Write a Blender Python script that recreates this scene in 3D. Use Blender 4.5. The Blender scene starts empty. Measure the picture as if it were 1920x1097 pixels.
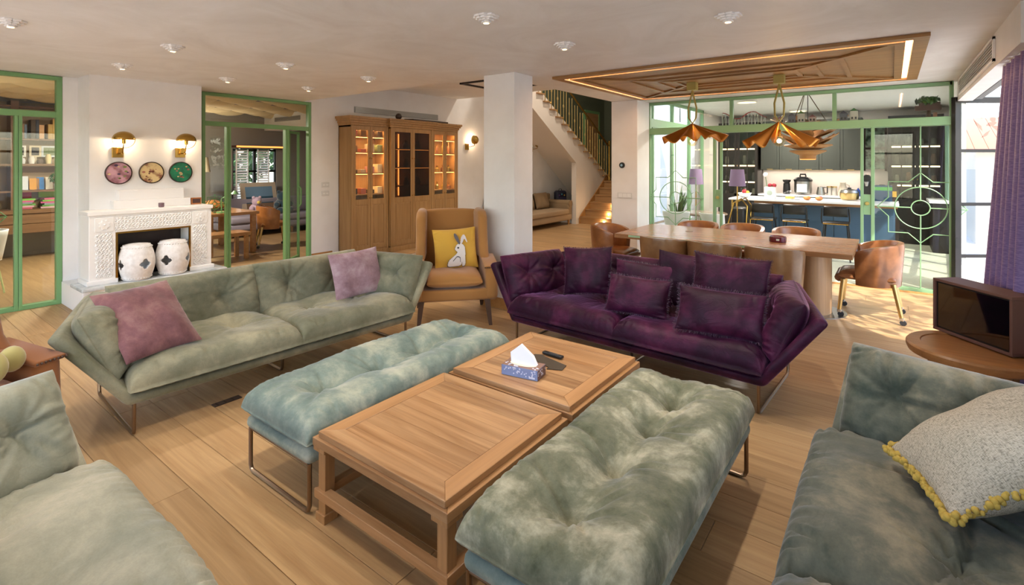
import bpy, math, random
import numpy as np
from mathutils import Vector, Matrix, Euler
random.seed(7); RNG = np.random.RandomState(7)
PI = math.pi
SC = bpy.context.scene
COL = SC.collection

# ---------------------------------------------------------------- camera
YAW = 0.6429
cam_d = bpy.data.cameras.new('camera'); cam = bpy.data.objects.new('camera', cam_d); COL.objects.link(cam)
cam.location = (0, 0, 1.65); cam.rotation_euler = (PI/2, 0, YAW)
cam_d.sensor_fit = 'HORIZONTAL'; cam_d.sensor_width = 36.0
cam_d.lens = 36.0*950.2/1920.0
cam_d.shift_y = -(548.5-304.1)/1920.0
cam_d.clip_start = 0.02; cam_d.clip_end = 300
SC.camera = cam

# ---------------------------------------------------------------- world, sun, exposure
W = bpy.data.worlds.new('sky'); SC.world = W; W.use_nodes = True
wn = W.node_tree.nodes; wl = W.node_tree.links
sky = wn.new('ShaderNodeTexSky'); sky.sky_type = 'NISHITA'; sky.sun_disc = False
sky.sun_elevation = math.radians(52); sky.sun_rotation = math.radians(132); sky.air_density = 1.0; sky.dust_density = 1.5
wb = wn.new('ShaderNodeMix'); wb.data_type = 'RGBA'; wb.blend_type = 'MULTIPLY'; wb.inputs[0].default_value = 1.0; wb.inputs[7].default_value = (1.0, .985, .965, 1)
wl.new(sky.outputs[0], wb.inputs[6]); wl.new(wb.outputs[2], wn['Background'].inputs[0]); wn['Background'].inputs[1].default_value = 0.88

sun_d = bpy.data.lights.new('sun', 'SUN'); sun_d.energy = 6.0; sun_d.angle = 0.009; sun_d.color = (1.0, 0.95, 0.86)
sun = bpy.data.objects.new('sun', sun_d); COL.objects.link(sun)
SUN_DIR = Vector((-0.476, 0.431, -0.766))
sun.rotation_euler = SUN_DIR.to_track_quat('-Z', 'Y').to_euler()

def portal(name, loc, sx, sy, direction):
    d = bpy.data.lights.new(name, 'AREA'); d.shape = 'RECTANGLE'; d.size = sx; d.size_y = sy
    d.cycles.is_portal = True
    o = bpy.data.objects.new(name, d); COL.objects.link(o); o.location = loc
    o.rotation_euler = Vector(direction).to_track_quat('-Z', 'Y').to_euler()
portal('portal_rear', (-2.6, -1.52, 1.35), 6.4, 2.4, (0, 1, 0))
portal('portal_right', (.91, 2.5, 1.26), 1.6, 2.28, (-1, 0, 0))
portal('portal_terrace', (.91, 6.5, 1.22), 3.4, 2.44, (-1, 0, 0))
portal('portal_kitchen', (.95, 10.7, 1.3), 3.6, 2.3, (-1, .06, 0))

VS = SC.view_settings
SC.display_settings.display_device = 'sRGB'
VS.view_transform = 'Standard'; VS.look = 'None'; VS.gamma = 1.0; VS.use_curve_mapping = False
VS.exposure = 0.30

# ---------------------------------------------------------------- helpers
def lin(c):
    if isinstance(c, str):
        c = c.lstrip('#'); c = [int(c[i:i+2], 16)/255 for i in (0, 2, 4)]
    return tuple(((v/12.92) if v <= 0.04045 else ((v+0.055)/1.055)**2.4) for v in c[:3]) + (1.0,)

class NT:
    def __init__(s, name):
        s.m = bpy.data.materials.new(name); s.m.use_nodes = True
        s.t = s.m.node_tree; s.n = s.t.nodes; s.l = s.t.links
        s.b = s.n['Principled BSDF']; s.out = s.n['Material Output']
    def new(s, typ, **kw):
        n = s.n.new(typ)
        for k, v in kw.items():
            if k.startswith('i_'):
                n.inputs[k[2:].replace('_', ' ')].default_value = v
            else: setattr(n, k, v)
        return n
    def link(s, a, b): s.l.new(a, b)
    def set(s, **kw):
        for k, v in kw.items(): s.b.inputs[k.replace('_', ' ')].default_value = v
    def coords(s, scale=(1, 1, 1), rnd=0.0, rot=(0, 0, 0)):
        tc = s.new('ShaderNodeTexCoord'); mp = s.new('ShaderNodeMapping')
        mp.inputs['Scale'].default_value = scale; mp.inputs['Rotation'].default_value = rot
        src = tc.outputs['Object']
        if rnd:
            oi = s.new('ShaderNodeObjectInfo'); vm = s.new('ShaderNodeVectorMath', operation='SCALE')
            cb = s.new('ShaderNodeCombineXYZ')
            for i in range(3): s.link(oi.outputs['Random'], cb.inputs[i])
            s.link(cb.outputs[0], vm.inputs[0]); vm.inputs['Scale'].default_value = rnd
            va = s.new('ShaderNodeVectorMath', operation='ADD'); s.link(src, va.inputs[0]); s.link(vm.outputs[0], va.inputs[1]); src = va.outputs[0]
        s.link(src, mp.inputs[0]); return mp.outputs[0]
    def noise(s, vec, scale, detail=4, rough=.55, dist=0.0):
        n = s.new('ShaderNodeTexNoise'); n.inputs['Scale'].default_value = scale; n.inputs['Detail'].default_value = detail
        n.inputs['Roughness'].default_value = rough; n.inputs['Distortion'].default_value = dist
        s.link(vec, n.inputs['Vector']); return n.outputs['Fac']
    def ramp(s, fac, stops):
        r = s.new('ShaderNodeValToRGB'); e = r.color_ramp.elements
        while len(e) < len(stops): e.new(0.5)
        for el, (p, c) in zip(e, stops): el.position = p; el.color = c if len(c) == 4 else tuple(c)+(1,)
        s.link(fac, r.inputs[0]); return r.outputs[0]
    def mix(s, fac, a, b, mode='MIX'):
        m = s.new('ShaderNodeMix', data_type='RGBA', blend_type=mode)
        for sock, v in ((m.inputs[0], fac), (m.inputs[6], a), (m.inputs[7], b)):
            if hasattr(v, 'is_linked') or hasattr(v, 'links'): s.link(v, sock)
            else: sock.default_value = v
        return m.outputs[2]
    def bump(s, h, strength=.3, dist=.01):
        b = s.new('ShaderNodeBump'); b.inputs['Strength'].default_value = strength; b.inputs['Distance'].default_value = dist
        s.link(h, b.inputs['Height']); s.link(b.outputs[0], s.b.inputs['Normal'])
    def base(s, sock): s.link(sock, s.b.inputs['Base Color'])

MATS = {}
def plain(name, c, rough=.5, metal=0.0, spec=.5, coat=0.0, bump=None, sheen=0.0):
    t = NT(name); t.set(Base_Color=lin(c), Roughness=rough, Metallic=metal); t.b.inputs['Specular IOR Level'].default_value = spec
    if coat: t.set(Coat_Weight=coat)
    if sheen: t.set(Sheen_Weight=sheen)
    if bump: v = t.coords(); t.bump(t.noise(v, bump[0], 3), bump[1], .004)
    MATS[name] = t.m; return t.m
def emit(name, c, strength):
    t = NT(name); t.set(Base_Color=(0, 0, 0, 1), Emission_Color=lin(c), Emission_Strength=strength); MATS[name] = t.m; return t.m
def mottled(name, c1, c2, scale, rough=.6, bump=.15, bscale=None, metal=0, stretch=(1, 1, 1), rnd=0, lo=.35, hi=.65, detail=5):
    t = NT(name); v = t.coords(stretch, rnd); f = t.noise(v, scale, detail)
    t.base(t.ramp(f, [(lo, lin(c1)), (hi, lin(c2))])); t.set(Roughness=rough, Metallic=metal)
    if bump: t.bump(t.noise(v, bscale or scale*4, 4), bump, .004)
    MATS[name] = t.m; return t.m
def wood(name, c1, c2, axis=0, scale=1.0, rough=.4, rnd=20.0, vary=.0, bump=.08, contrast=.5):
    t = NT(name); st = [14.0]*3; st[axis] = 0.9
    v = t.coords([q*scale for q in st], rnd)
    f1 = t.noise(v, 1.0, 5, .6, 1.2)
    st2 = [70.0]*3; st2[axis] = 1.5
    v2 = t.coords([q*scale for q in st2], rnd); f2 = t.noise(v2, 1.0, 3, .6)
    c = t.ramp(f1, [(.5-contrast*.4, lin(c1)), (.5+contrast*.4, lin(c2))])
    c = t.mix(.16, c, t.ramp(f2, [(.35, (.25, .2, .15, 1)), (.6, (1, 1, 1, 1))]), 'MULTIPLY')
    if vary:
        oi = t.new('ShaderNodeObjectInfo'); hs = t.new('ShaderNodeHueSaturation')
        mr = t.new('ShaderNodeMapRange'); mr.inputs[3].default_value = 1-vary; mr.inputs[4].default_value = 1+vary*.6
        t.link(oi.outputs['Random'], mr.inputs[0]); t.link(mr.outputs[0], hs.inputs['Value']); t.link(c, hs.inputs['Color']); c = hs.outputs[0]
    t.base(c); t.set(Roughness=rough); t.bump(f2, bump, .002); MATS[name] = t.m; return t.m
def velvet(name, dark, mid, light, sheen=.9, tint=(1, 1, 1, 1), scale=2.6, rough=.75, wr=.22, srough=.35, lo=.26, hi=.74):
    t = NT(name); v = t.coords((1, 1, 1), 9.0)
    f = t.noise(v, scale, 7, .66, .15)
    c = t.ramp(f, [(lo, lin(dark)), (.5, lin(mid)), (hi, lin(light))])
    f2 = t.noise(v, 160, 2); c = t.mix(.18, c, t.ramp(f2, [(.3, (.55, .55, .55, 1)), (.7, (1, 1, 1, 1))]), 'MULTIPLY')
    t.base(c); t.set(Roughness=rough, Sheen_Weight=sheen, Sheen_Roughness=srough, Sheen_Tint=tint); t.b.inputs['Specular IOR Level'].default_value = .2
    vw = t.coords((1, 1.7, 1), 9.0); w1 = t.noise(vw, 5, 3, .5, 1.2)
    s1 = t.new('ShaderNodeMath', operation='SUBTRACT'); t.link(w1, s1.inputs[0]); s1.inputs[1].default_value = .5
    a1 = t.new('ShaderNodeMath', operation='ABSOLUTE'); t.link(s1.outputs[0], a1.inputs[0])
    m1 = t.new('ShaderNodeMath', operation='MINIMUM'); t.link(a1.outputs[0], m1.inputs[0]); m1.inputs[1].default_value = .07
    t.bump(m1.outputs[0], wr, .10); MATS[name] = t.m; return t.m
def glass(name, tint=(1, 1, 1, 1), ior=1.45, rough=0.0):
    t = NT(name); t.n.remove(t.b)
    tr = t.new('ShaderNodeBsdfTransparent'); tr.inputs[0].default_value = tint
    gl = t.new('ShaderNodeBsdfGlossy'); gl.inputs['Roughness'].default_value = rough
    lw = t.new('ShaderNodeLayerWeight'); lw.inputs[0].default_value = .5
    pw_ = t.new('ShaderNodeMath', operation='POWER'); t.link(lw.outputs['Facing'], pw_.inputs[0]); pw_.inputs[1].default_value = 4.0
    fr = t.new('ShaderNodeMath', operation='MULTIPLY_ADD'); t.link(pw_.outputs[0], fr.inputs[0]); fr.inputs[1].default_value = .8; fr.inputs[2].default_value = .035
    mx = t.new('ShaderNodeMixShader'); t.link(fr.outputs[0], mx.inputs[0]); t.link(tr.outputs[0], mx.inputs[1]); t.link(gl.outputs[0], mx.inputs[2])
    t.link(mx.outputs[0], t.out.inputs[0]); MATS[name] = t.m; return t.m

# ------------------------------------------------ mesh builder
class MB:
    def __init__(s): s.v = []; s.f = []; s.mi = []
    def add(s, vs, fs, mi=0):
        o = len(s.v); s.v.extend([tuple(p) for p in vs]); s.f.extend([tuple(i+o for i in f) for f in fs]); s.mi.extend([mi]*len(fs)); return s
    def box(s, x0, x1, y0, y1, z0, z1, mi=0, M=None):
        vs = [(x, y, z) for z in (z0, z1) for y in (y0, y1) for x in (x0, x1)]
        if M is not None: vs = [M @ Vector(p) for p in vs]
        return s.add(vs, [(0, 2, 3, 1), (4, 5, 7, 6), (0, 1, 5, 4), (2, 6, 7, 3), (0, 4, 6, 2), (1, 3, 7, 5)], mi)
    def boxc(s, c, d, rot=(0, 0, 0), mi=0):
        M = Matrix.Translation(c) @ Euler(rot).to_matrix().to_4x4()
        return s.box(-d[0]/2, d[0]/2, -d[1]/2, d[1]/2, -d[2]/2, d[2]/2, mi, M)
    def bar(s, a, b, w, h, up=(0, 0, 1), mi=0):      # rectangular bar from a to b
        a = Vector(a); b = Vector(b); d = b-a; L = d.length; d.normalize(); u = Vector(up)
        r = d.cross(u)
        if r.length < 1e-4: r = d.cross(Vector((1, 0, 0)))
        r.normalize(); u = r.cross(d)
        vs = []
        for t in (a, b):
            for i, j in ((-1, -1), (1, -1), (1, 1), (-1, 1)): vs.append(t+r*(i*w/2)+u*(j*h/2))
        return s.add(vs, [(0, 1, 2, 3), (7, 6, 5, 4), (0, 4, 5, 1), (1, 5, 6, 2), (2, 6, 7, 3), (3, 7, 4, 0)], mi)
    def tube(s, pts, r, n=8, closed=False, mi=0):
        P = [Vector(p) for p in pts]; m = len(P); R = r if hasattr(r, '__len__') else [r]*m
        vs = []; prev = None
        for i in range(m):
            if closed: d = P[(i+1) % m]-P[i-1]
            else: d = P[min(i+1, m-1)]-P[max(i-1, 0)]
            d.normalize()
            if prev is None:
                a = Vector((0, 0, 1)) if abs(d.z) < .9 else Vector((1, 0, 0)); u = d.cross(a).normalized()
            else:
                u = (prev-d*prev.dot(d)); u = u.normalized() if u.length > 1e-5 else d.orthogonal().normalized()
            prev = u; w = d.cross(u)
            for k in range(n):
                t = 2*PI*k/n; vs.append(P[i]+(u*math.cos(t)+w*math.sin(t))*R[i])
        fs = []
        for i in range(m if closed else m-1):
            for k in range(n):
                a = i*n+k; b = i*n+(k+1) % n; c = ((i+1) % m)*n+(k+1) % n; d = ((i+1) % m)*n+k; fs.append((a, d, c, b))
        if not closed: fs.append(tuple(range(n))); fs.append(tuple((m-1)*n+k for k in reversed(range(n))))
        return s.add(vs, fs, mi)
    def lathe(s, prof, n=24, c=(0, 0, 0), M=None, mi=0, sx=1, sy=1):
        vs = []
        for r, z in prof:
            for k in range(n):
                t = 2*PI*k/n; vs.append((c[0]+r*math.cos(t)*sx, c[1]+r*math.sin(t)*sy, c[2]+z))
        if M is not None: vs = [M @ Vector(p) for p in vs]
        fs = []
        for i in range(len(prof)-1):
            for k in range(n): fs.append((i*n+k, i*n+(k+1) % n, (i+1)*n+(k+1) % n, (i+1)*n+k))
        if prof[0][0] > 1e-5: fs.append(tuple(reversed(range(n))))
        if prof[-1][0] > 1e-5: fs.append(tuple((len(prof)-1)*n+k for k in range(n)))
        return s.add(vs, fs, mi)
    def cyl(s, c, r, h, n=16, mi=0): return s.lathe([(r, 0), (r, h)], n, c, mi=mi)
    def rod(s, a, b, r, n=8, mi=0): return s.tube([a, b], r, n, mi=mi)
    def ball(s, c, r, n=12, mi=0, sz=1.0, sx=1, sy=1):
        return s.lathe([(r*math.sin(PI*i/(n//2+2)), -r*sz*math.cos(PI*i/(n//2+2))) for i in range(n//2+3)], n, c, mi=mi, sx=sx, sy=sy)
    def prism(s, poly, z0, z1, axis='z', mi=0):   # poly (a,b); axis z:(x,y) y:(x,z) x:(y,z)
        def P(a, b, t): return (a, b, t) if axis == 'z' else ((a, t, b) if axis == 'y' else (t, a, b))
        n = len(poly); vs = [P(a, b, z0) for a, b in poly]+[P(a, b, z1) for a, b in poly]
        fs = [tuple(reversed(range(n))), tuple(range(n, 2*n))]+[(i, (i+1) % n, n+(i+1) % n, n+i) for i in range(n)]
        if axis == 'y': fs = [tuple(reversed(f)) for f in fs]
        return s.add(vs, fs, mi)
    def grid(s, fn, nu, nv, mi=0, wrap=False):
        vs = [fn(i/nu, j/nv) for j in range(nv+1) for i in range(nu+1)]
        fs = [(j*(nu+1)+i, j*(nu+1)+i+1, (j+1)*(nu+1)+i+1, (j+1)*(nu+1)+i) for j in range(nv) for i in range(nu)]
        return s.add(vs, fs, mi)
    def mesh(s, name, mats, smooth=False, sharp=40):
        me = bpy.data.meshes.new(name); me.from_pydata(s.v, [], s.f); me.update()
        for m in (mats if isinstance(mats, (list, tuple)) else [mats]): me.materials.append(MATS[m] if isinstance(m, str) else m)
        if any(s.mi): me.polygons.foreach_set('material_index', s.mi)
        if smooth:
            me.polygons.foreach_set('use_smooth', [True]*len(me.polygons))
            if sharp: me.set_sharp_from_angle(angle=math.radians(sharp))
        return me
    def build(s, name, mats, parent=None, smooth=False, bevel=0, loc=(0, 0, 0), rot=(0, 0, 0), sharp=40, seg=2):
        return link(name, s.mesh(name, mats, smooth, sharp), parent, loc, rot, bevel, seg)
def link(name, me, parent=None, loc=(0, 0, 0), rot=(0, 0, 0), bevel=0, seg=2):
    o = bpy.data.objects.new(name, me); COL.objects.link(o); o.location = loc; o.rotation_euler = rot
    if parent is not None: o.parent = parent
    if bevel:
        b = o.modifiers.new('bevel', 'BEVEL'); b.width = bevel; b.segments = seg; b.limit_method = 'ANGLE'
    return o
def tag(o, label, cat, group=None):
    o['label'] = label; o['category'] = cat
    if group: o['group'] = group
    return o
def struct(o): o['kind'] = 'structure'; return o
def thing(name, label, cat, loc=(0, 0, 0), rotz=0, group=None):
    o = bpy.data.objects.new(name, None); COL.objects.link(o); o.location = loc; o.rotation_euler = (0, 0, rotz); o.empty_display_size = .1
    return tag(o, label, cat, group)
def copy_tree(o, parent=None):
    c = o.copy(); COL.objects.link(c); c.parent = parent
    for ch in list(o.children): copy_tree(ch, c)
    return c
def clone(o, label, loc=None, rotz=None, group=None):
    c = copy_tree(o); c['label'] = label
    if loc: c.location = loc
    if rotz is not None: c.rotation_euler = (0, 0, rotz)
    if group: c['group'] = group
    return c
def B(name, mat, parent, *boxes, bevel=0, loc=(0, 0, 0), rot=(0, 0, 0)):
    m = MB()
    for b in boxes: m.box(*b)
    return m.build(name, mat, parent, bevel=bevel, loc=loc, rot=rot)

def cushion(w, d, h, tufts=(), nu=40, nv=34, p=6.0, q=.42, pinch=0.0, wr=.004, seed=0, flat=.55, tdep=.06, trad=.10, crease=.012, puff=.012, valley=None, vx=0.0):
    """pillow centred on the origin, w along x, d along y, thickness h along z; flat = share of the bottom bulge"""
    rs = np.random.RandomState(seed+11)
    s = np.linspace(-1, 1, nu+1); u1 = np.sin(PI/2*s); s = np.linspace(-1, 1, nv+1); v1 = np.sin(PI/2*s)
    U, V = np.meshgrid(u1, v1)
    T = np.clip((1-np.abs(U)**p)*(1-np.abs(V)**p), 0, 1)**q
    X = w/2*U*(1-pinch*(1-V**2)); Y = d/2*V*(1-pinch*(1-U**2))
    ph = rs.rand(12)*6.28
    low = puff*(np.sin(X*7/max(w, .3)+ph[0])*np.cos(Y*6/max(d, .3)+ph[1])+.6*np.sin(X*15/max(w, .3)+Y*9+ph[2]))
    eu = np.exp(-(1-np.abs(V))*7); ev = np.exp(-(1-np.abs(U))*7)
    wrk = wr*(eu*np.sin(X*95+3*np.sin(X*13+ph[3])+ph[4])+ev*np.sin(Y*95+3*np.sin(Y*11+ph[5])+ph[6]))*.5
    Zt = h/2*T+(low+wrk)*T**.5
    def fold(px, py, a, L, A, w0, w1, cv):
        dx = X-px; dy = Y-py; s = dx*math.cos(a)+dy*math.sin(a); pp = -dx*math.sin(a)+dy*math.cos(a)+cv*s*s
        g = np.clip(s/.03, 0, 1)*np.clip(1-s/L, 0, 1)**1.2; ww = w0+w1*np.clip(s, 0, 1)
        return A*g*(np.exp(-(pp/ww)**2)-.55*np.exp(-((pp-1.9*ww)/(1.3*ww))**2))
    for (tx, ty) in tufts:
        r = np.hypot(X-tx, Y-ty)+1e-6
        Zt = Zt-(tdep*np.exp(-(r/trad)**1.25)+.45*tdep*np.exp(-r/.035))*T**.5
        nf = 9
        for i in range(nf):
            Zt = Zt-fold(tx, ty, 6.283*(i+rs.uniform(-.35, .35))/nf, rs.uniform(.14, .42), crease*rs.uniform(.3, 1.0), .006, .05, rs.uniform(-.8, .8))*T**.6
    for i in range(int(26*(w+d))):
        sd = rs.randint(4); c = rs.uniform(-.46, .46); L = rs.uniform(.05, .17)
        px, py, a = ((c*w, -d/2, PI/2), (c*w, d/2, -PI/2), (-w/2, c*d, 0), (w/2, c*d, PI))[sd]
        Zt = Zt-fold(px, py, a+rs.uniform(-.5, .5), L, wr*1.5*rs.uniform(.4, 1.3), .006, .05, rs.uniform(-2, 2))*T**.4
    if valley is not None:
        Zt = Zt-valley*np.exp(-((X-vx)/.075)**2)*T**2*np.clip((d*.42-np.abs(Y))/.12, 0, 1)
    Zb = -h/2*flat*T+wrk*T**.5*.5
    n = (nu+1)*(nv+1)
    vs = np.concatenate([np.stack([X, Y, Zt], -1).reshape(-1, 3), np.stack([X, Y, Zb], -1).reshape(-1, 3)])
    fs = []
    for j in range(nv):
        for i in range(nu):
            a = j*(nu+1)+i; fs.append((a, a+1, a+nu+2, a+nu+1)); b = a+n; fs.append((b, b+nu+1, b+nu+2, b+1))
    # stitch the rim
    rim = [i for i in range(nu+1)]+[j*(nu+1)+nu for j in range(1, nv+1)]+[nv*(nu+1)+i for i in range(nu-1, -1, -1)]+[j*(nu+1) for j in range(nv-1, 0, -1)]
    for i in range(len(rim)):
        a = rim[i]; b = rim[(i+1) % len(rim)]; fs.append((a, a+n, b+n, b))
    m = MB(); m.v = [tuple(map(float, q_)) for q_ in vs]; m.f = fs; m.mi = [0]*len(fs); return m
# ---------------------------------------------------------------- materials
wood('oak_plank', '#ad885c', '#c6a375', 0, 1.0, .42, 30, .18, contrast=.45)
wood('oak_study', '#8f7350', '#a88a62', 0, 1.0, .4, 0)
wood('table_oak', '#946941', '#c0976b', 0, .8, .34, 25, .20, contrast=.42)
wood('table_oak_y', '#a87a4c', '#c09162', 1, .8, .35, 25, .06)
wood('table_oak_z', '#986d42', '#b08456', 2, 1.2, .4, 25, .06)
wood('dining_oak', '#966a42', '#ad7e54', 0, .8, .22, 25, .05)
wood('dining_base', '#a5815c', '#b8946c', 2, 1, .4, 5)
wood('cabinet_oak', '#97703f', '#ae8657', 2, 1.0, .45, 25, .06)
wood('panel_oak', '#8a6234', '#a67a45', 0, 1.0, .4, 25, .06)
wood('trim_oak', '#a9743c', '#bb884d', 1, 1.0, .45, 10)
wood('stair_oak', '#9c7448', '#b58a5b', 0, 1.0, .4, 25, .06)
wood('study_wood', '#6d4d33', '#82603f', 2, 1.0, .5, 10)
wood('study_wood_y', '#6d4d33', '#82603f', 1, 1.0, .5, 10)
wood('side_table_wood', '#8e5f38', '#a87747', 0, 1.0, .35, 10)
plain('dark_wood', '#3a2a22', .45)
t = NT('ceiling_plaster'); v = t.coords((1, 1, 1)); f = t.noise(v, 1.3, 8, .65, 1.0)
t.base(t.ramp(f, [(.3, lin('#d6d2cf')), (.5, lin('#e0dedc')), (.7, lin('#e9e8e8'))])); t.set(Roughness=.55)
t.bump(t.noise(v, 6, 6), .12, .01); MATS['ceiling_plaster'] = t.m
t = NT('wall_white'); v = t.coords(); t.base(t.ramp(t.noise(v, 3, 3), [(.3, lin('#e3e1df')), (.7, lin('#eae9e8'))])); t.set(Roughness=.7)
t.bump(t.noise(v, 220, 2), .12, .002); MATS['wall_white'] = t.m
plain('wall_stair', '#ddd3c8', .7); plain('wall_grey', '#8f8a85', .7)
plain('white_paint', '#ece9e6', .45); plain('white_stone', '#efedea', .4, bump=(40, .2))
mottled('hearth_marble', '#9fa7ab', '#d5d8d8', 5, .25, 0)
plain('green_frame', '#74a06a', .4); plain('green_frame_kitchen', '#7fa67a', .4); plain('green_wall', '#5c6350', .6, bump=(9, .3))
plain('brass', '#b8944c', .25, 1.0); plain('brass_pale', '#cdb277', .3, 1.0); plain('bronze_tube', '#8d7a68', .28, 1.0)
plain('gold_leaf', '#b6803c', .38, .85); plain('olive_enamel', '#a79a55', .4, .2)
plain('chrome', '#c9c9c9', .15, 1.0); plain('steel', '#a7a5a0', .3, 1.0)
plain('black_metal', '#15120f', .35); plain('black_plastic', '#161616', .4); plain('rubber', '#2a2a2c', .6)
plain('black_frame', '#17110f', .4)
velvet('velvet_sage', '#5a5d45', '#83816a', '#b3ab8c', .28, scale=2.6, wr=.12)
velvet('velvet_bench', '#525740', '#7f7f66', '#c8c2a6', .32, scale=4.2, wr=.12, lo=.33, hi=.68)
velvet('velvet_bench_blue', '#5c6d67', '#7f8c80', '#b5b6a0', .3, scale=4.2, wr=.1, lo=.32, hi=.70)
velvet('velvet_near', '#757a69', '#a19f8a', '#cdc5ab', .35, scale=2.4, wr=.12)
velvet('velvet_right', '#454f45', '#6c6d5f', '#a2987f', .35, scale=3.4, wr=.10, lo=.32, hi=.68)
velvet('velvet_purple', '#0f020b', '#2d0923', '#5e2244', .55, (.85, .36, .68, 1), 2.4, .5, .15, .28)
velvet('velvet_mauve', '#5a3a3e', '#865c5d', '#b08880', .5, scale=4.0, wr=.1)
velvet('velvet_pink', '#805f66', '#ad8a90', '#d3bcbf', .5, scale=5.0, wr=.1)
plain('tan_fabric', '#a9753a', .85, bump=(300, .3), sheen=.3); plain('rust_fabric', '#8d5526', .85, bump=(300, .3), sheen=.3)
plain('yellow_fabric', '#d9a638', .8, bump=(250, .2), sheen=.3)
plain('nail_dark', '#4a3526', .5); plain('leg_walnut', '#5a4335', .45)
t = NT('tweed'); v = t.coords((1, 1, 1)); a = t.noise(t.coords((90, 520, 90)), 1, 1); b = t.noise(t.coords((520, 90, 90)), 1, 1)
mth = t.new('ShaderNodeMath', operation='MULTIPLY'); t.link(a, mth.inputs[0]); t.link(b, mth.inputs[1])
t.base(t.ramp(mth.outputs[0], [(.12, lin('#857b6c')), (.20, lin('#b3a894')), (.36, lin('#cfc4b0'))])); t.set(Roughness=.9); t.bump(mth.outputs[0], .5, .003); MATS['tweed'] = t.m
plain('fringe_yellow', '#c9a84e', .9); plain('fringe_purple', '#3f2239', .9, sheen=.5)
mottled('leather_tan', '#7d4c24', '#9c6636', 6, .28, .2, 12); mottled('leather_light', '#7d5733', '#9a734a', 5, .28, .15, 10)
mottled('leather_brown', '#6f4526', '#8c5a36', 6, .25, .2, 12)
plain('sofa_beige', '#a58c6e', .9, bump=(150, .3)); plain('sofa_stripe', '#8c7456', .9, bump=(100, .4)); plain('sofa_grey', '#8d8794', .9, bump=(60, .5))
t = NT('curtain_purple'); f = t.noise(t.coords((30, 30, 300)), 1, 2); t.base(t.ramp(f, [(.3, lin('#625090')), (.7, lin('#9583b8'))]))
t.set(Roughness=.45, Sheen_Weight=.6, Sheen_Tint=lin('#c79a86')); MATS['curtain_purple'] = t.m
glass('clear_glass'); glass('door_glass', (.93, .96, .94, 1)); glass('smoke_glass', (.30, .25, .22, 1)); glass('amber_glass', (1, .9, .72, 1)); glass('reeded_glass', (.75, .78, .76, 1), 1.45, .15)
emit('led_warm', '#ffab78', 6.0); emit('led_cabinet', '#ffb35c', 14.0); emit('led_shelf', '#ffcf9a', 8.0); emit('bulb_glow', '#ffb060', 60.0)
emit('spot_glow', '#ffd9a0', 5.0); emit('stair_glow', '#ffd09a', 60.0); emit('led_copper', '#e8843f', 2.5); emit('undercounter', '#ffd9a6', 3.0)
plain('kitchen_green', '#2d312a', .5); plain('island_blue', '#3d5870', .4); plain('counter_white', '#dcdcdc', .2); plain('backsplash', '#d9cfc6', .3)
plain('cabinet_dark', '#1e1915', .4); plain('shelf_green_edge', '#3aa58a', .2)
t = NT('kitchen_tile'); v = t.coords((1, 1, 1))
br = t.new('ShaderNodeTexWave'); br.wave_type = 'BANDS'; br.bands_direction = 'DIAGONAL'; br.inputs['Scale'].default_value = 9; br.inputs['Distortion'].default_value = 1.5
t.link(v, br.inputs[0]); t.base(t.ramp(br.outputs['Fac'], [(.3, lin('#a9ad96')), (.6, lin('#cfd0bd'))])); t.set(Roughness=.35); MATS['kitchen_tile'] = t.m
plain('plastic_white', '#e8e8e6', .4); plain('paper_white', '#eef0f6', .8); plain('paper_dark', '#3f3426', .7)
plain('pale_grey', '#b9b9b6', .5); plain('vent_grey', '#8e8e8c', .5); plain('red_dark', '#5a1220', .2, coat=.5)
plain('terracotta', '#9c5b45', .8, bump=(30, .5)); plain('terrace', '#d8d4cc', .7); plain('garden_wall', '#cfcac0', .8)
mottled('leaf_green', '#2f5722', '#648a3c', 3, .6, 0, rnd=5); mottled('leaf_dark', '#24401f', '#4d7238', 3, .6, 0, rnd=5); plain('trunk', '#54402e', .9)
plain('rattan', '#b3824f', .6, bump=(120, .6)); plain('copper_shade', '#c07a45', .4, .6)
plain('teal_plush', '#1f3b4c', .95, sheen=.8); plain('rainbow_plush', '#b9a2b5', .9, sheen=.5); plain('cream_plush', '#b5a866', .9, sheen=.5); plain('orange_plush', '#d8632b', .9); plain('lime_plush', '#9fbf3e', .9)
plain('red_plastic', '#a3262c', .4); plain('rose_white', '#e8dfd8', .6); plain('rose_red', '#8d1626', .6)
mottled('rug_pattern', '#a38e78', '#d3c4b0', 14, .95, .3, lo=.46, hi=.54)
mottled('marble_dark', '#2b211e', '#3b2e2a', 4, .3, 0)
mottled('art_pink', '#8a5a63', '#c79aa6', 9, .5, 0, lo=.4, hi=.6); mottled('art_cream', '#8d5a3f', '#dcc38e', 9, .5, 0, lo=.38, hi=.52); mottled('art_green', '#0f5a3d', '#1b8259', 9, .35, 0)
mottled('stone_white', '#dedad6', '#f0eeec', 20, .6, .6, 45)
COLS = {}
def C(hexc, rough=.6):
    k = 'paint_'+hexc.lstrip('#')
    if k not in MATS: plain(k, hexc, rough)
    return k
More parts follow.
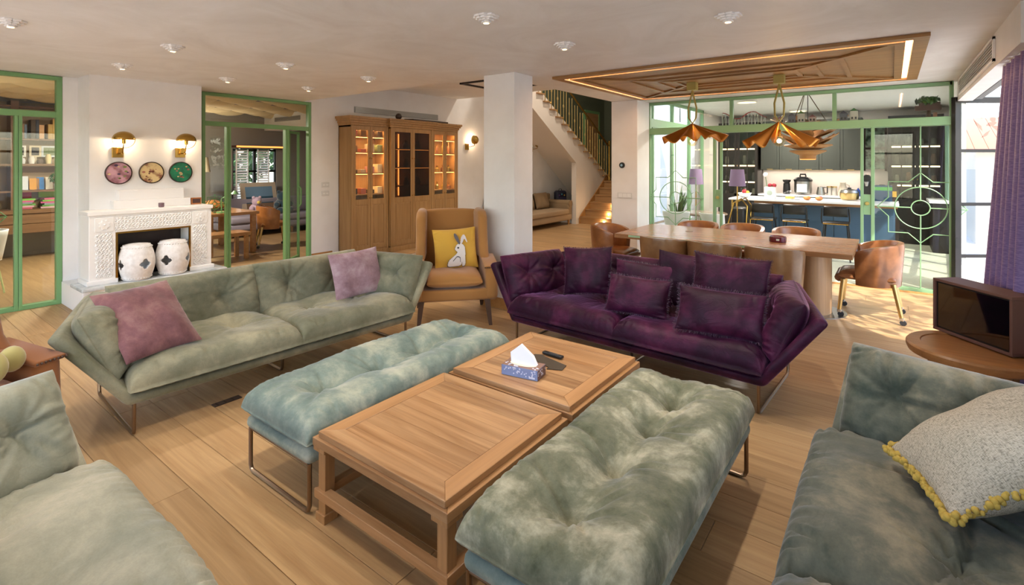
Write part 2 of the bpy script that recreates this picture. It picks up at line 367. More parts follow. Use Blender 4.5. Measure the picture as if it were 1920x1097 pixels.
# ---------------------------------------------------------------- the setting
def S(name, mat, *boxes, bevel=0): return struct(B(name, mat, None, *boxes, bevel=bevel))
floor = S('floor', 'oak_study', (-7.85, .9, -1.6, 8.3, -.12, -.014), (-7.85, -3.2, 8.3, 12.1, -.12, -.014))
_pm = {}
def plank_mesh(L, w):
    k = (round(L, 2), round(w, 3))
    if k not in _pm:
        m = MB(); L2 = k[0]/2-.0012; w2 = k[1]/2-.0012; c = .0012
        m.box(-L2, L2, -w2, w2, -.012, -c); top = [(-L2, -w2, -c), (L2, -w2, -c), (L2, w2, -c), (-L2, w2, -c), (-L2+c, -w2+c, 0), (L2-c, -w2+c, 0), (L2-c, w2-c, 0), (-L2+c, w2-c, 0)]
        m.f.pop(1); m.mi.pop(); m.add(top, [(4, 5, 6, 7), (0, 1, 5, 4), (1, 2, 6, 5), (2, 3, 7, 6), (3, 0, 4, 7)])
        _pm[k] = m.mesh('plank', 'oak_plank')
    return _pm[k]
def planks(x0, x1, y0, y1, w=.225, Ls=(1.9, 2.2, 2.5), y_ref=2.654):
    r = random.Random(3)
    n0 = math.floor((y0-y_ref)/w); n1 = math.ceil((y1-y_ref)/w)
    for n in range(n0, n1):
        a = max(y0, y_ref+n*w); b = min(y1, y_ref+(n+1)*w)
        if b-a < .02: continue
        x = x0-r.choice((.4, .9, 1.3, 1.7))
        while x < x1:
            L = r.choice(Ls); p = max(x, x0); q_ = min(x+L, x1); x += L
            if q_-p < .05: continue
            link('plank', plank_mesh(q_-p, b-a), floor, ((p+q_)/2, (a+b)/2, 0))
planks(-7.75, .78, -1.5, 8.25); planks(-7.75, -3.7, 8.25, 12.0)
S('floor_study', 'oak_study', (-12.4, -7.85, -1.6, 8.2, -.12, -.004))
S('floor_kitchen', 'kitchen_tile', (-3.3, .98, 8.3, 13.7, -.12, -.004))
S('floor_stairwell', 'oak_study', (-7.85, -5.2, 12.1, 15.6, -.12, -.004))

CZ = 2.65
S('ceiling', 'ceiling_plaster', (-7.85, .9, -1.6, 4.6, CZ, 2.8), (-3.7, .9, 4.6, 8.35, CZ, 2.8), (-7.85, -3.7, 4.6, 4.68, 2.8, 3.2), (-3.7, -3.6, 4.6, 8.35, 2.8, 3.2))
S('ceiling_hall', 'wall_white', (-7.85, -3.7, 4.68, 8.3, 3.05, 3.25))
S('ceiling_kitchen', 'white_paint', (-3.4, 1.05, 8.35, 13.8, 2.78, 2.9))
S('ceiling_study', 'dark_wood', (-12.4, -7.85, -1.6, 8.2, 2.80, 2.95))
S('ceiling_stairwell', 'wall_white', (-7.85, -3.6, 8.3, 15.7, 5.6, 5.7))
# left wall with two door openings
S('wall_left', 'wall_white', (-7.85, -7.75, -1.6, -.15, 0, CZ), (-7.85, -7.75, 1.59, 3.08, 0, CZ), (-7.85, -7.75, 4.76, 15.6, 0, 3.25), (-7.85, -7.75, 8.3, 15.6, 3.25, 5.6),
  (-7.85, -7.75, 4.6, 4.76, CZ, 3.25))
S('wall_chimney', 'wall_white', (-7.75, -7.3, 1.73, 2.9, 0, CZ))
S('wall_column_near', 'wall_white', (-3.78, -3.34, 4.5, 4.86, 0, CZ), bevel=.006)
S('wall_column_far', 'wall_white', (-3.70, -3.26, 7.70, 8.2, 0, CZ), bevel=.006)
S('wall_rear', 'wall_white', (-7.85, -6.4, -1.6, -1.5, 0, CZ), (.5, .9, -1.6, -1.5, 0, CZ), (-6.4, .5, -1.6, -1.5, 2.5, CZ), (-6.4, .5, -1.6, -1.5, 0, .1))
S('wall_right', 'wall_white', (.78, .9, -1.6, 1.7, 0, CZ), (.78, .9, 1.7, 3.3, 2.4, CZ), (.78, .9, 1.7, 3.3, 0, .12), (.78, .9, 3.3, 4.75, 0, CZ), (.78, .9, 4.75, 8.3, 2.45, CZ))
KWA = -math.atan2(.32, 5.5); MK = Matrix.Translation((.66, 8.3, 0)) @ Matrix.Rotation(KWA, 4, 'Z'); m = MB()
for b in ((0, .07, 0, .6, 0, 2.9), (0, .07, .6, 4.0, 2.4, 2.9), (0, .07, .6, 4.0, 0, .1), (0, .07, 4.0, 5.5, 0, 2.9)): m.box(*b, M=MK)
struct(m.build('wall_kitchen_right', 'wall_white'))
S('wall_beam', 'wall_white', (.64, .78, 4.4, 8.2, 2.39, CZ))
S('wall_court', 'wall_white', (-3.95, -3.85, 8.2, 9.6, 0, 5.6), (-3.85, -3.3, 8.2, 8.3, 0, 3.2), (-5.3, -5.2, 11.5, 15.6, 0, 5.6))
m = MB(); m.prism([(-3.85, 9.6), (-3.95, 9.6), (-5.3, 11.5), (-5.2, 11.5)], 0, 5.6); struct(m.build('wall_court_angled', 'wall_white'))
S('wall_upper', 'wall_white', (-7.85, -3.6, 8.2, 8.3, 3.25, 5.6))
m = MB(); m.prism([(9.3, 3.9), (13.76, 1.15), (15.49, 1.15), (15.49, 5.5), (9.3, 5.5)], -7.748, -7.735, 'x'); struct(m.build('wall_stair_left', 'green_wall'))
S('wall_stair_back', 'green_wall', (-7.85, -5.2, 15.5, 15.6, 0, 5.6))
S('wall_kitchen_back', 'backsplash', (-3.5, 1.05, 13.65, 13.8, 0, 2.9))
S('wall_kitchen_left', 'backsplash', (-3.5, -3.4, 11.44, 13.65, 0, 2.9))
S('wall_study_far', 'wall_grey', (-12.4, -12.3, -1.6, 5.55, 0, 2.95), (-12.4, -12.3, 6.6, 8.2, 0, 2.95), (-12.4, -12.3, 5.55, 6.6, 1.97, 2.95), (-12.4, -12.3, 5.55, 6.6, 0, .6))
S('wall_study_sides', 'wall_grey', (-12.3, -7.85, -1.7, -1.6, 0, 2.95), (-12.3, -7.85, 8.2, 8.3, 0, 2.95))
S('trim_study_beam', 'white_paint', (-12.3, -7.86, 6.3, 6.8, 2.42, 2.80))
# baseboards
S('baseboard_left', 'trim_oak', (-7.75, -7.735, 4.76, 5.15, 0, .12), (-7.75, -7.735, 8.0, 9.0, 0, .12), bevel=.003)
S('baseboard_column', 'trim_oak', (-3.80, -3.32, 4.485, 4.5, 0, .12), (-3.34, -3.325, 4.5, 4.87, 0, .12), bevel=.003)
S('baseboard_kitchen', 'trim_oak', (-3.3, .78, 8.14, 8.2, 0, .012))

# green framed doors in the left wall
def frame_bars(root, name, mat, segs, w=.05, d=.05):
    for a, b in segs:
        MB().bar(a, b, d, w, up=(0, 0, 1) if abs(b[2]-a[2]) < .01 else (0, 1, 0) if abs(b[1]-a[1]) < .01 and False else (1, 0, 0)).build(name, mat, root, bevel=.004)
def star_ornament(root, cx, cz, r, y, mat, ax='x', t=.012):
    P = (lambda a, b: (cx+a, y, cz+b)) if ax == 'x' else (lambda a, b: (y, cx+a, cz+b))
    for rr, n in ((r, 40), (r*.36, 24)):
        MB().tube([P(rr*math.cos(2*PI*i/n), rr*math.sin(2*PI*i/n)) for i in range(n)], t*.6, 6, True).build('ring', mat, root, smooth=True)
    s = 1.25*r; k = .47*r; tp = 1.7*r; pts = []
    for q_ in range(4):
        c, sn = math.cos(q_*PI/2), math.sin(q_*PI/2)
        for a, b in ((-s, s), (-k, s), (0, tp), (k, s)): pts.append(P(a*c+b*sn, -a*sn+b*c))
    MB().tube(pts, t*.6, 4, True).build('star_outline', mat, root)
    for q_ in range(4):
        c, sn = math.cos(q_*PI/2), math.sin(q_*PI/2)
        MB().rod(P(.36*r*sn, .36*r*c), P(tp*sn, tp*c), t*.6, 5).build('spoke', mat, root)
XF = -7.78
d1 = struct(bpy.data.objects.new('door_1', None)); COL.objects.link(d1)
for (y0, y1, zt) in ((1.535, 1.588, 2.645), (1.185, 1.215, 2.17), (1.218, 1.248, 2.17), (-.14, -.09, 2.645)):
    B('frame_post', 'green_frame', d1, (XF-.05, XF+.035, y0, y1, 0, zt), bevel=.004)
B('transom', 'green_frame', d1, (XF-.05, XF+.03, -.1, 1.54, 2.165, 2.235), bevel=.004)
B('head_rail', 'green_frame', d1, (XF-.05, XF+.035, -.1, 1.54, 2.60, 2.645), bevel=.004)
B('bottom_rail', 'green_frame', d1, (XF-.05, XF+.03, -.1, 1.54, .0, .05), bevel=.004)
for a in ((1.25, 1.535, .05, 2.165), (-.09, 1.175, .05, 2.165), (-.09, 1.535, 2.235, 2.6)):
    B('glass_pane', 'door_glass', d1, (XF-.005, XF+.001, *a))
star_ornament(d1, .62, 1.05, .30, XF-.012, 'green_frame', 'y')
d2 = struct(bpy.data.objects.new('door_2', None)); COL.objects.link(d2)
for (y0, y1, zt) in ((3.085, 3.13, 2.645), (3.415, 3.443, 2.17), (3.446, 3.475, 2.17), (4.31, 4.34, 2.17), (4.343, 4.37, 2.17), (4.71, 4.757, 2.645)):
    B('frame_post', 'green_frame', d2, (XF-.05, XF+.035, y0, y1, 0, zt), bevel=.004)
B('transom', 'green_frame', d2, (XF-.05, XF+.03, 3.13, 4.71, 2.17, 2.235), bevel=.004)
B('head_rail', 'green_frame', d2, (XF-.05, XF+.035, 3.13, 4.71, 2.60, 2.645), bevel=.004)
B('bottom_rail', 'green_frame', d2, (XF-.05, XF+.03, 3.13, 3.41, .0, .05), bevel=.004)
for a in ((3.13, 3.405, .05, 2.17), (3.13, 4.705, 2.235, 2.6)):
    B('glass_pane', 'door_glass', d2, (XF-.005, XF+.001, *a))
star_ornament(d2, 3.27, 1.05, .08, XF-.012, 'green_frame', 'y', .01)
# open leaf
lf = thing('glazed_door_leaf', 'narrow green door leaf standing open beside the switches', 'door', (-7.83, 4.40, 0), math.atan2(.34, -.26))
for x0, x1, z0, z1 in ((0, .04, .02, 2.16), (.38, .42, .02, 2.16), (.04, .38, 2.12, 2.16), (.04, .38, .02, .08)):
    B('leaf_rail', 'green_frame', lf, (x0, x1, -.018, .018, z0, z1), bevel=.003)
B('glass_pane', 'door_glass', lf, (.04, .38, -.003, .003, .08, 2.12))
MB().tube([(.36, -.03, 1.25), (.34, -.07, 1.2), (.34, -.07, .95), (.36, -.03, .9)], .012, 6).build('handle', 'green_frame', lf, smooth=True)

# kitchen glass wall ------------------------------------------------------------
YG = 8.25; GK = 'green_frame_kitchen'
kw = struct(bpy.data.objects.new('window_1', None)); COL.objects.link(kw)
for (x0, x1) in ((-3.325, -3.25), (.57, .61)): B('frame_post', GK, kw, (x0, x1, YG-.04, YG+.04, 0, 2.645), bevel=.004)
for (x0, x1) in ((-2.235, -2.195), (-2.135, -2.10), (-.335, -.30), (-.22, -.18)): B('frame_post', GK, kw, (x0, x1, YG-.03, YG+.03, 0, 2.12), bevel=.004)
for xc in (-1.965, -.63): B('mullion', GK, kw, (xc-.025, xc+.025, YG-.03, YG+.03, 2.21, 2.61), bevel=.004)
B('transom', GK, kw, (-3.26, .6, YG-.06, YG+.16, 2.11, 2.215), bevel=.005)
B('head_rail', GK, kw, (-3.26, .6, YG-.04, YG+.04, 2.60, 2.645), bevel=.004)
B('bottom_rail', GK, kw, (-3.26, -2.2, YG-.03, YG+.03, 0, .05), bevel=.004)
B('bottom_rail', GK, kw, (-.2, .6, YG-.03, YG+.03, 0, .05), bevel=.004)
for (x0, x1) in ((-2.2, -2.13), (-.30, -.22)):
    B('lock_plate', GK, kw, (x0, x1, YG-.02, YG+.02, .95, 1.22), bevel=.003)
    MB().lathe([(.0, .03), (.022, .028), (.026, 0)], 14, M=Matrix.Translation(((x0+x1)/2, YG-.02, 1.1)) @ Matrix.Rotation(PI/2, 4, 'X')).build('lock_knob', 'olive_enamel', kw, smooth=True)
for a in ((-3.25, -2.235, .05, 2.11), (-.18, .57, .05, 2.11), (-3.25, -1.99, 2.215, 2.6), (-1.94, -.655, 2.215, 2.6), (-.605, .57, 2.215, 2.6)):
    B('glass_pane', 'door_glass', kw, (a[0], a[1], YG-.004, YG+.004, a[2], a[3]))
star_ornament(kw, .293, 1.07, .262, YG-.012, GK); star_ornament(kw, -2.83, 1.07, .262, YG-.012, GK)
for cx in (.293, -2.83):
    for z0, z1 in ((.05, .62), (1.52, 2.11)): MB().rod((cx, YG-.012, z0), (cx, YG-.012, z1), .008, 5).build('center_bar', GK, kw)
# partition on the kitchen's garden side
kp = struct(bpy.data.objects.new('window_2', None)); COL.objects.link(kp)
XP = -3.33
for y in (8.5, 9.5, 10.5, 11.4): B('frame_post', GK, kp, (XP-.03, XP+.03, y-.03, y+.03, 0, 2.78), bevel=.004)
B('transom', GK, kp, (XP-.04, XP+.04, 8.35, 11.44, 2.25, 2.40), bevel=.004); B('head_rail', GK, kp, (XP-.03, XP+.03, 8.35, 11.44, 2.72, 2.78), bevel=.004)
for y in (8.53, 9.53, 10.53):
    B('glass_pane', 'clear_glass', kp, (XP-.003, XP+.003, y, y+.94, .03, 2.25)); B('glass_pane', 'clear_glass', kp, (XP-.003, XP+.003, y, y+.94, 2.4, 2.72))

# windows behind and beside the camera, kitchen window
def window_grid(name, axis, pos, a0, a1, z0, z1, n, hz=(1.9,), mat='black_frame', pane='clear_glass'):
    w = struct(bpy.data.objects.new(name, None)); COL.objects.link(w)
    def bx(nm, mt, p0, p1, q0, q1, t=.03):
        B(nm, mt, w, (p0, p1, pos-t, pos+t, q0, q1) if axis == 'x' else (pos-t, pos+t, p0, p1, q0, q1))
    for i in range(n+1):
        c = a0+(a1-a0)*i/n; bx('mullion', mat, c-.03, c+.03, z0, z1)
    for z in (z0+.03, z1-.03)+tuple(hz): bx('crossbar', mat, a0, a1, z-.025, z+.025)
    for i in range(n): c = a0+(a1-a0)*i/n; bx('glass_pane', pane, c+.03, c+(a1-a0)/n-.03, z0+.05, z1-.05, .003)
    return w
window_grid('window_3', 'x', -1.55, -6.4, .5, .1, 2.5, 6)
window_grid('window_4', 'y', .84, 1.7, 3.3, .12, 2.4, 2)
w5 = window_grid('window_5', 'y', .04, .6, 4.0, .1, 2.4, 4, (.8, 1.6)); w5.location = (.66, 8.3, 0); w5.rotation_euler = (0, 0, KWA)
window_grid('window_6', 'y', -12.35, 5.55, 6.6, .6, 1.97, 2, (1.43,))
# terrace door leaf, swung out
dl = thing('terrace_door_leaf', 'dark framed glass terrace door standing open by the purple curtain', 'door', (.60, 8.15, 0), YAW)
for x0, x1, z0, z1 in ((0, .075, .02, 2.44), (.72, .78, .02, 2.44), (.075, .72, 2.37, 2.44), (.075, .72, .02, .11)): B('leaf_rail', 'black_frame', dl, (x0, x1, -.03, .03, z0, z1), bevel=.004)
for z in (1.79, 1.14, .51): B('glazing_bar', 'black_frame', dl, (.075, .72, -.02, .02, z-.02, z+.02), bevel=.003)
for z0, z1 in ((.11, .49), (.53, 1.12), (1.16, 1.77), (1.81, 2.37)): B('glass_pane', 'clear_glass', dl, (.075, .72, -.003, .003, z0, z1))
for z in (1.58, 1.02, .68): B('hinge', 'black_metal', dl, (-.012, .03, -.045, -.03, z-.05, z+.05))
jb = S('trim_terrace_jamb', 'black_frame', (.80, .86, 4.75, 4.80, 0, 2.45), (.80, .86, 4.75, 8.2, 2.40, 2.45))
# ---------------------------------------------------------------- outside
S('ground_terrace', 'terrace', (1.0, 7, -4, 16, -.3, -.06)); S('ground_garden', 'terrace', (-5.2, -3.4, 9.6, 22, -.3, -.06), (-14, 9, -8, -1.6, -.3, -.06), (-16, -12.4, -2, 9, -.3, -.06))
S('trim_sun_blocker', 'white_paint', (.9, 3.4, -1.8, 4.4, 2.62, 2.75))  # unseen overhang added to keep direct sun off the right sofa
S('wall_garden', 'garden_wall', (6.6, 6.8, -4, 16, -.06, 1.5), (-9, 2, 20.2, 20.4, -.06, 1.3))
_leaf = {}
def leaf_cloud(name, mat, parent, c, r, n, size, sq=1.0, seed=0):
    rs = random.Random(seed); m = MB()
    for i in range(n):
        while True:
            p = Vector((rs.uniform(-1, 1), rs.uniform(-1, 1), rs.uniform(-1, 1)))
            if .35 < p.length < 1: break
        p = Vector(c)+Vector((p.x*r, p.y*r, p.z*r*sq)); M = Matrix.Translation(p) @ Euler((rs.uniform(0, 6), rs.uniform(0, 6), rs.uniform(0, 6))).to_matrix().to_4x4()
        s = size*rs.uniform(.6, 1.3); m.add([M @ Vector(q_) for q_ in ((-s, 0, 0), (0, -s*.45, s*.1), (s, 0, 0), (0, s*.45, s*.1))], [(0, 1, 2, 3)])
    o = m.build(name, mat, parent); o['kind'] = 'stuff'; return o
def tree(label, loc, h, r, mat, seed, n=1500, size=.12):
    t = thing('garden_tree', label, 'tree', loc, 0, 'trees outside the windows')
    MB().tube([(0, 0, 0), (.05, .02, h*.35), (-.03, .05, h*.7)], [.1, .08, .04], 8).build('trunk', 'trunk', t, smooth=True)
    leaf_cloud('foliage', mat, t, (0, 0, h*.72), r, n, size, .9, seed); return t
tree('leafy tree outside the terrace door', (2.9, 11.6, -.06), 2.9, 1.0, 'leaf_green', 1, 700)
tree('tree over the far garden wall on the right', (4.9, 9.2, -.06), 4.2, 1.8, 'leaf_dark', 2)
tree('tree seen through the left kitchen glass', (-3.6, 16.4, -.06), 2.4, .8, 'leaf_green', 3, 420, .10)
tree('taller tree at the back of the patio', (-4.7, 18.6, -.06), 3.0, 1.0, 'leaf_green', 4, 500, .11)
tree('tree behind the study shutters', (-14.6, 6.6, -.06), 3.2, 1.4, 'leaf_dark', 6)
tree('unseen tall tree added to dapple the sun through the terrace door', (2.9, 4.9, -.06), 5.2, 1.25, 'leaf_green', 8, 420, .13)  # unseen tree added to break up the sun patch by the dining table
rf = thing('garden_shed', 'pale shed with a terracotta roof beyond the terrace', 'shed', (2.2, 11.2, -.06))
B('wall', 'garden_wall', rf, (-.8, 1.4, 3.0, 5.0, 0, 2.0))
for i in range(12):
    x = -.95+i*.21; MB().bar((x, 2.7, 1.95), (x, 5.2, 2.75), .2, .05).build('roof_tile', 'terracotta', rf)
# patio side: screen and plants
ps = thing('patio_blind', 'tall white slatted blind outside the left kitchen glass', 'blind', (-4.9, 13.6, -.06))
for i in range(9): B('slat', 'white_paint', ps, (i*.11, i*.11+.09, -.01, .01, .1, 2.7), rot=(0, 0, 0))
B('head_rail', 'white_paint', ps, (0, .98, -.03, .03, 2.7, 2.78))
def frond_plant(label, loc, h, n, seed, group=None):
    t = thing('leafy_plant', label, 'plant', loc, 0, group); rs = random.Random(seed)
    MB().lathe([(.10, 0), (.15, .26), (.14, .27), (.12, .24)], 16).build('pot', 'terracotta', t, smooth=True)
    for i in range(n):
        a = rs.uniform(0, 6.28); L = h*rs.uniform(.6, 1); o = rs.uniform(.15, .45); m = MB(); pts = []
        for k in range(6):
            s = k/5; pts.append((math.cos(a)*o*s*1.2, math.sin(a)*o*s*1.2, .22+L*(s-.35*s*s*(o/.3))))
        w = .035; pr = Vector((-math.sin(a), math.cos(a), 0)); vs = []
        for k, p in enumerate(pts): ww = w*math.sin(PI*(.12+.86*k/5)); vs += [Vector(p)-pr*ww, Vector(p)+pr*ww]
        m.add(vs, [(2*k, 2*k+1, 2*k+3, 2*k+2) for k in range(5)]); m.build('frond', 'leaf_green', t, smooth=True)
frond_plant('potted palm behind the left kitchen glass', (-4.1, 12.1, -.06), 1.5, 14, 1)
frond_plant('low potted plant on the patio', (-3.6, 10.6, -.06), .9, 12, 2)
# ---------------------------------------------------------------- sofas
def sled(root, x, y0, y1, z, name='leg', r=.011):
    c = .03
    MB().tube([(x, y0, z), (x, y0, c+r), (x, y0+.01, r+.008), (x, y0+c, r), (x, y1-c, r), (x, y1-.01, r+.008), (x, y1, c+r), (x, y1, z)], r, 8).build(name, 'bronze_tube', root, smooth=True)
def sofa(label, mat, loc, rotz, seed, cush=None, seat_mat=None, rough=1.0):
    t = thing('sofa', label, 'sofa', loc, rotz, 'sofas of the seating group')
    cush = cush or mat; seat_mat = seat_mat or mat
    FL, BL, BR, FR = (-1.06, 0, .20), (-1.02, .84, .20), (1.02, .84, .20), (1.06, 0, .20)
    TL, KL, KR, TR = (-1.42, .09, .66), (-1.10, .96, .70), (1.10, .96, .70), (1.42, .09, .66)
    m = MB(); m.add([FL, BL, BR, FR, TL, KL, KR, TR], [(0, 1, 2, 3), (0, 4, 5, 1), (1, 5, 6, 2), (2, 6, 7, 3)])
    # subdivide the panels a little so the padded edge reads
    o = m.build('shell', mat, t, smooth=True, sharp=0)
    s = o.modifiers.new('solid', 'SOLIDIFY'); s.thickness = .075; s.offset = -1.0
    b = o.modifiers.new('bevel', 'BEVEL'); b.width = .03; b.segments = 4; b.limit_method = 'ANGLE'; b.angle_limit = math.radians(25)
    for x in (-1.02, 1.02): sled(t, x, .04, .88, .2)
    sled(t, 0, .28, .86, .2)
    for i, x in enumerate((-.525, .525)):
        cushion(1.07, .82, .32, [(-.23, .05), (.23, .05)], 96, 80, 8.0, .34, 0, .010*rough, seed+i, .12, .05, .13, .028*rough, .010).build('seat_cushion', seat_mat, t, smooth=True, sharp=0, loc=(x, .36, .295))
    for i, x in enumerate((-.49, .49)):
        cushion(1.02, .48, .24, [(-.22, .02), (.22, .02)], 84, 56, 4.5, .42, .012, .009*rough, seed+5+i, .6, .065, .10, .028*rough, .010).build('back_cushion', cush, t, smooth=True, sharp=0, loc=(x, .765, .545), rot=(math.radians(74), 0, 0))
    for i, sx in enumerate((-1, 1)):
        cushion(.72, .44, .31, [(-.14, .02), (.16, .02)], 72, 52, 3.6, .45, .012, .009*rough, seed+9+i, .6, .055, .09, .028*rough, .010).build('arm_cushion', cush, t, smooth=True, sharp=0, loc=(sx*1.09, .42, .555), rot=(math.radians(66), 0, sx*math.radians(-74)))
    return t
sofa('sage green velvet sofa in front of the fireplace', 'velvet_sage', (-3.557, 2.094, 0), math.radians(87.1), 1)
sofa('deep purple velvet sofa before the dining table', 'velvet_purple', (-1.714, 3.621, 0), math.radians(-3.3), 30)
sofa('grey green velvet sofa at the right edge under the tweed pillow', 'velvet_right', (-.25, 1.76, 0), -PI/2, 60, rough=1.7)
sofa('pale sage velvet sofa in the bottom left corner', 'velvet_near', (-1.62, .66, 0), PI, 90, rough=1.6)

# ---------------------------------------------------------------- throw pillows
def pillow(label, mat, loc, rot, w, h, t, seed, group='throw pillows', fringe=None, fl=.03, cat='pillow'):
    o = thing('throw_pillow', label, cat, loc, 0, group); o.rotation_euler = rot
    cushion(w, h, t, (), 48, 48, 2.4, .55, .06, .006, seed, 1.0, puff=.010).build('cover', mat, o, smooth=True, sharp=0)
    if fringe:
        rs = random.Random(seed); m = MB(); sides = fringe[1]
        for sd in sides:
            L = w if sd in 'tb' else h; n = int(L/.008)
            for i in range(n+1):
                a = -1+2*i/n; pin = 1-.06*(1-a*a)
                if sd in 'tb': p = Vector((a*w/2, (h/2)*(1 if sd == 't' else -1)*pin, 0)); d = Vector((a*.3, 1 if sd == 't' else -1, 0))
                else: p = Vector(((w/2)*(1 if sd == 'r' else -1)*pin, a*h/2, 0)); d = Vector((1 if sd == 'r' else -1, a*.3, 0))
                for k in range(2):
                    dd = (d+Vector((rs.uniform(-.4, .4), rs.uniform(-.4, .4), rs.uniform(-.5, .5)))).normalized()*fl*rs.uniform(.6, 1.2)
                    sd_ = Vector((0, 0, .0022)) if k else Vector((.0018, .0018, 0)); q_ = p+Vector((0, 0, rs.uniform(-.008, .008)))
                    m.add([q_-sd_-dd*.25, q_+sd_-dd*.25, q_+sd_+dd, q_-sd_+dd], [(0, 1, 2, 3)])
        f = m.build('fringe', fringe[0], o); f['kind'] = 'stuff'
    return o
def face(nx, ny, tilt, roll=0):
    """rotation that turns a pillow's +z towards horizontal (nx,ny), leaning back by tilt"""
    n = Vector((nx, ny, 0)).normalized(); z = (n*math.cos(tilt)+Vector((0, 0, math.sin(tilt)))).normalized()
    x = Vector((0, 0, 1)).cross(z).normalized(); y = z.cross(x)
    return (Matrix((x, y, z)).transposed().to_4x4() @ Matrix.Rotation(roll, 4, 'Z')).to_euler()
D = math.radians
pillow('dusky mauve pillow at the left end of the green sofa', 'velvet_mauve', (-3.84, 1.21, .64), face(1, .25, D(45), 0), .47, .52, .17, 3)
pillow('pale pink pillow at the right end of the green sofa', 'velvet_pink', (-3.94, 2.88, .63), face(1, -.1, D(18), D(2)), .50, .42, .15, 4)
FP = ('fringe_purple', 'tblr')
pillow('square fringed purple pillow at the left of the purple sofa', 'velvet_purple', (-2.20, 4.08, .67), face(.28, -1, D(16), D(4)), .44, .42, .15, 5, 'purple pillows', FP, .012)
pillow('front oblong fringed purple pillow in the middle', 'velvet_purple', (-1.62, 3.83, .585), face(.1, -1, D(24), D(-1)), .50, .30, .15, 6, 'purple pillows', FP, .018)
pillow('dark purple pillow wedged behind the middle oblong one', 'velvet_purple', (-1.66, 4.04, .65), face(.1, -1, D(16), D(-2)), .50, .32, .12, 7, 'purple pillows', ('fringe_purple', 'tr'), .014)
pillow('plain purple pillow leaning behind the large fringed one', 'velvet_purple', (-1.36, 4.12, .69), face(.2, -1, D(14), D(-5)), .42, .44, .12, 8, 'purple pillows')
pillow('large fringed purple pillow standing against the sofa back', 'velvet_purple', (-.97, 4.00, .74), face(.05, -1, D(18), D(-2)), .54, .42, .16, 9, 'purple pillows', FP, .012)
pillow('front oblong fringed purple pillow at the right', 'velvet_purple', (-.96, 3.70, .60), face(.12, -1, D(28), D(-1)), .58, .32, .16, 10, 'purple pillows', FP, .022)
MPW = Matrix(((.80, .33, .5), (-.38, .92, 0), (-.46, -.19, .861))).transposed()
pw = pillow('large beige tweed pillow with yellow fringe on the right sofa', 'tweed', (.33, 2.43, .67), MPW.to_euler(), .64, .42, .27, 12, None)
# thick loop fringe
rs = random.Random(5); m = MB()
for sd in range(4):
    n = 150
    for i in range(n):
        a = -1+2*i/n; pin = 1-.06*(1-a*a); q_ = [(a*.32, -.20*pin), (.32*pin, a*.20), (-a*.32, .20*pin), (-.32*pin, -a*.20)][sd]
        m.ball((q_[0]*1.03+rs.uniform(-.009, .009), q_[1]*1.045+rs.uniform(-.009, .009), rs.uniform(-.012, .012)), .0105*rs.uniform(.7, 1.2), 6)
f = m.build('fringe', 'fringe_yellow', pw, smooth=True, sharp=0); f['kind'] = 'stuff'

# ---------------------------------------------------------------- benches
def bench(label, mat, base_mat, loc, w, L, tufts, seed):
    t = thing('bench', label, 'bench', loc, 0, 'tufted velvet benches')
    o = MB().box(-w/2, w/2, -L/2, L/2, .235, .30).build('base', base_mat, t, smooth=True, sharp=0, bevel=.028, seg=4)
    cushion(w+.03, L+.03, .29, tufts, 84, 170, 9.0, .36, 0, .008, seed, .25, .07, .13, .028, .008, .035, -.01).build('cushion', mat, t, smooth=True, sharp=0, loc=(0, 0, .345))
    for y in (-L/2+.02, L/2-.02):
        x = w/2-.02; r = .011; c = .03
        MB().tube([(-x, y, .24), (-x, y, c+r), (-x+.01, y, r+.008), (-x+c, y, r), (x-c, y, r), (x-.01, y, r+.008), (x, y, c+r), (x, y, .24)], r, 8).build('leg', 'bronze_tube', t, smooth=True)
        MB().rod((-x, y, .232), (x, y, .232), .008, 8).build('rail', 'bronze_tube', t, smooth=True)
    return t
bench('blue green velvet bench between coffee table and green sofa', 'velvet_bench_blue', 'velvet_bench_blue', (-2.46, 2.08, 0), .60, 1.54, [(-.01, -.48), (-.01, -.12), (-.01, .24), (-.01, .56)], 120)
bench('sage velvet tufted bench in the foreground beside the coffee table', 'velvet_bench', 'velvet_bench_blue', (-.89, 2.08, 0), .61, 1.56, [(-.01, -.53), (-.01, -.18), (-.01, .17), (-.01, .50)], 130)

# ---------------------------------------------------------------- coffee tables
def coffee_table(label, loc):
    t = thing('coffee_table', label, 'coffee table', loc, 0, 'square oak coffee tables'); h = .41; H2 = .425
    # mitred frame
    def frame(name, mat_x, mat_y, hw, hd, wd, z0, z1):
        for q_, (a, b, mt) in enumerate(((hw, hd, mat_x), (hd, hw, mat_y), (hw, hd, mat_x), (hd, hw, mat_y))):
            c, s = [(1, 0), (0, 1), (-1, 0), (0, -1)][q_]
            poly = [(-a, -b), (a, -b), (a-wd, -b+wd), (-a+wd, -b+wd)]
            m = MB(); m.prism([(x*c-y*s, x*s+y*c) for x, y in poly], z0, z1); m.build(name, mt, t, bevel=.0025)
    frame('top_frame', 'table_oak', 'table_oak_y', .405, H2-.015, .085, h-.028, h)
    frame('apron', 'table_oak', 'table_oak_y', .43, H2, .06, h-.065, h-.028)
    n = 6; w = (2*(H2-.10)-.0)/n
    for i in range(n):
        y0 = -(H2-.10)+i*w; B('board', 'table_oak', t, (-.318, .318, y0+.0004, y0+w-.0004, h-.024, h-.002))
    for sx in (-1, 1):
        for sy in (-1, 1):
            x = sx*.385; y = sy*(H2-.045); m = MB()
            m.boxc((x, y, .19), (.052, .052, .31)); m.boxc((x, y, h-.075), (.085, .085, .022)); m.boxc((x, y, h-.088), (.068, .068, .012)); m.boxc((x, y, .02), (.072, .072, .04))
            m.build('leg', 'table_oak_z', t, bevel=.003)
    frame('stretcher', 'table_oak', 'table_oak_y', .425, H2-.005, .045, .105, .145)
    return t
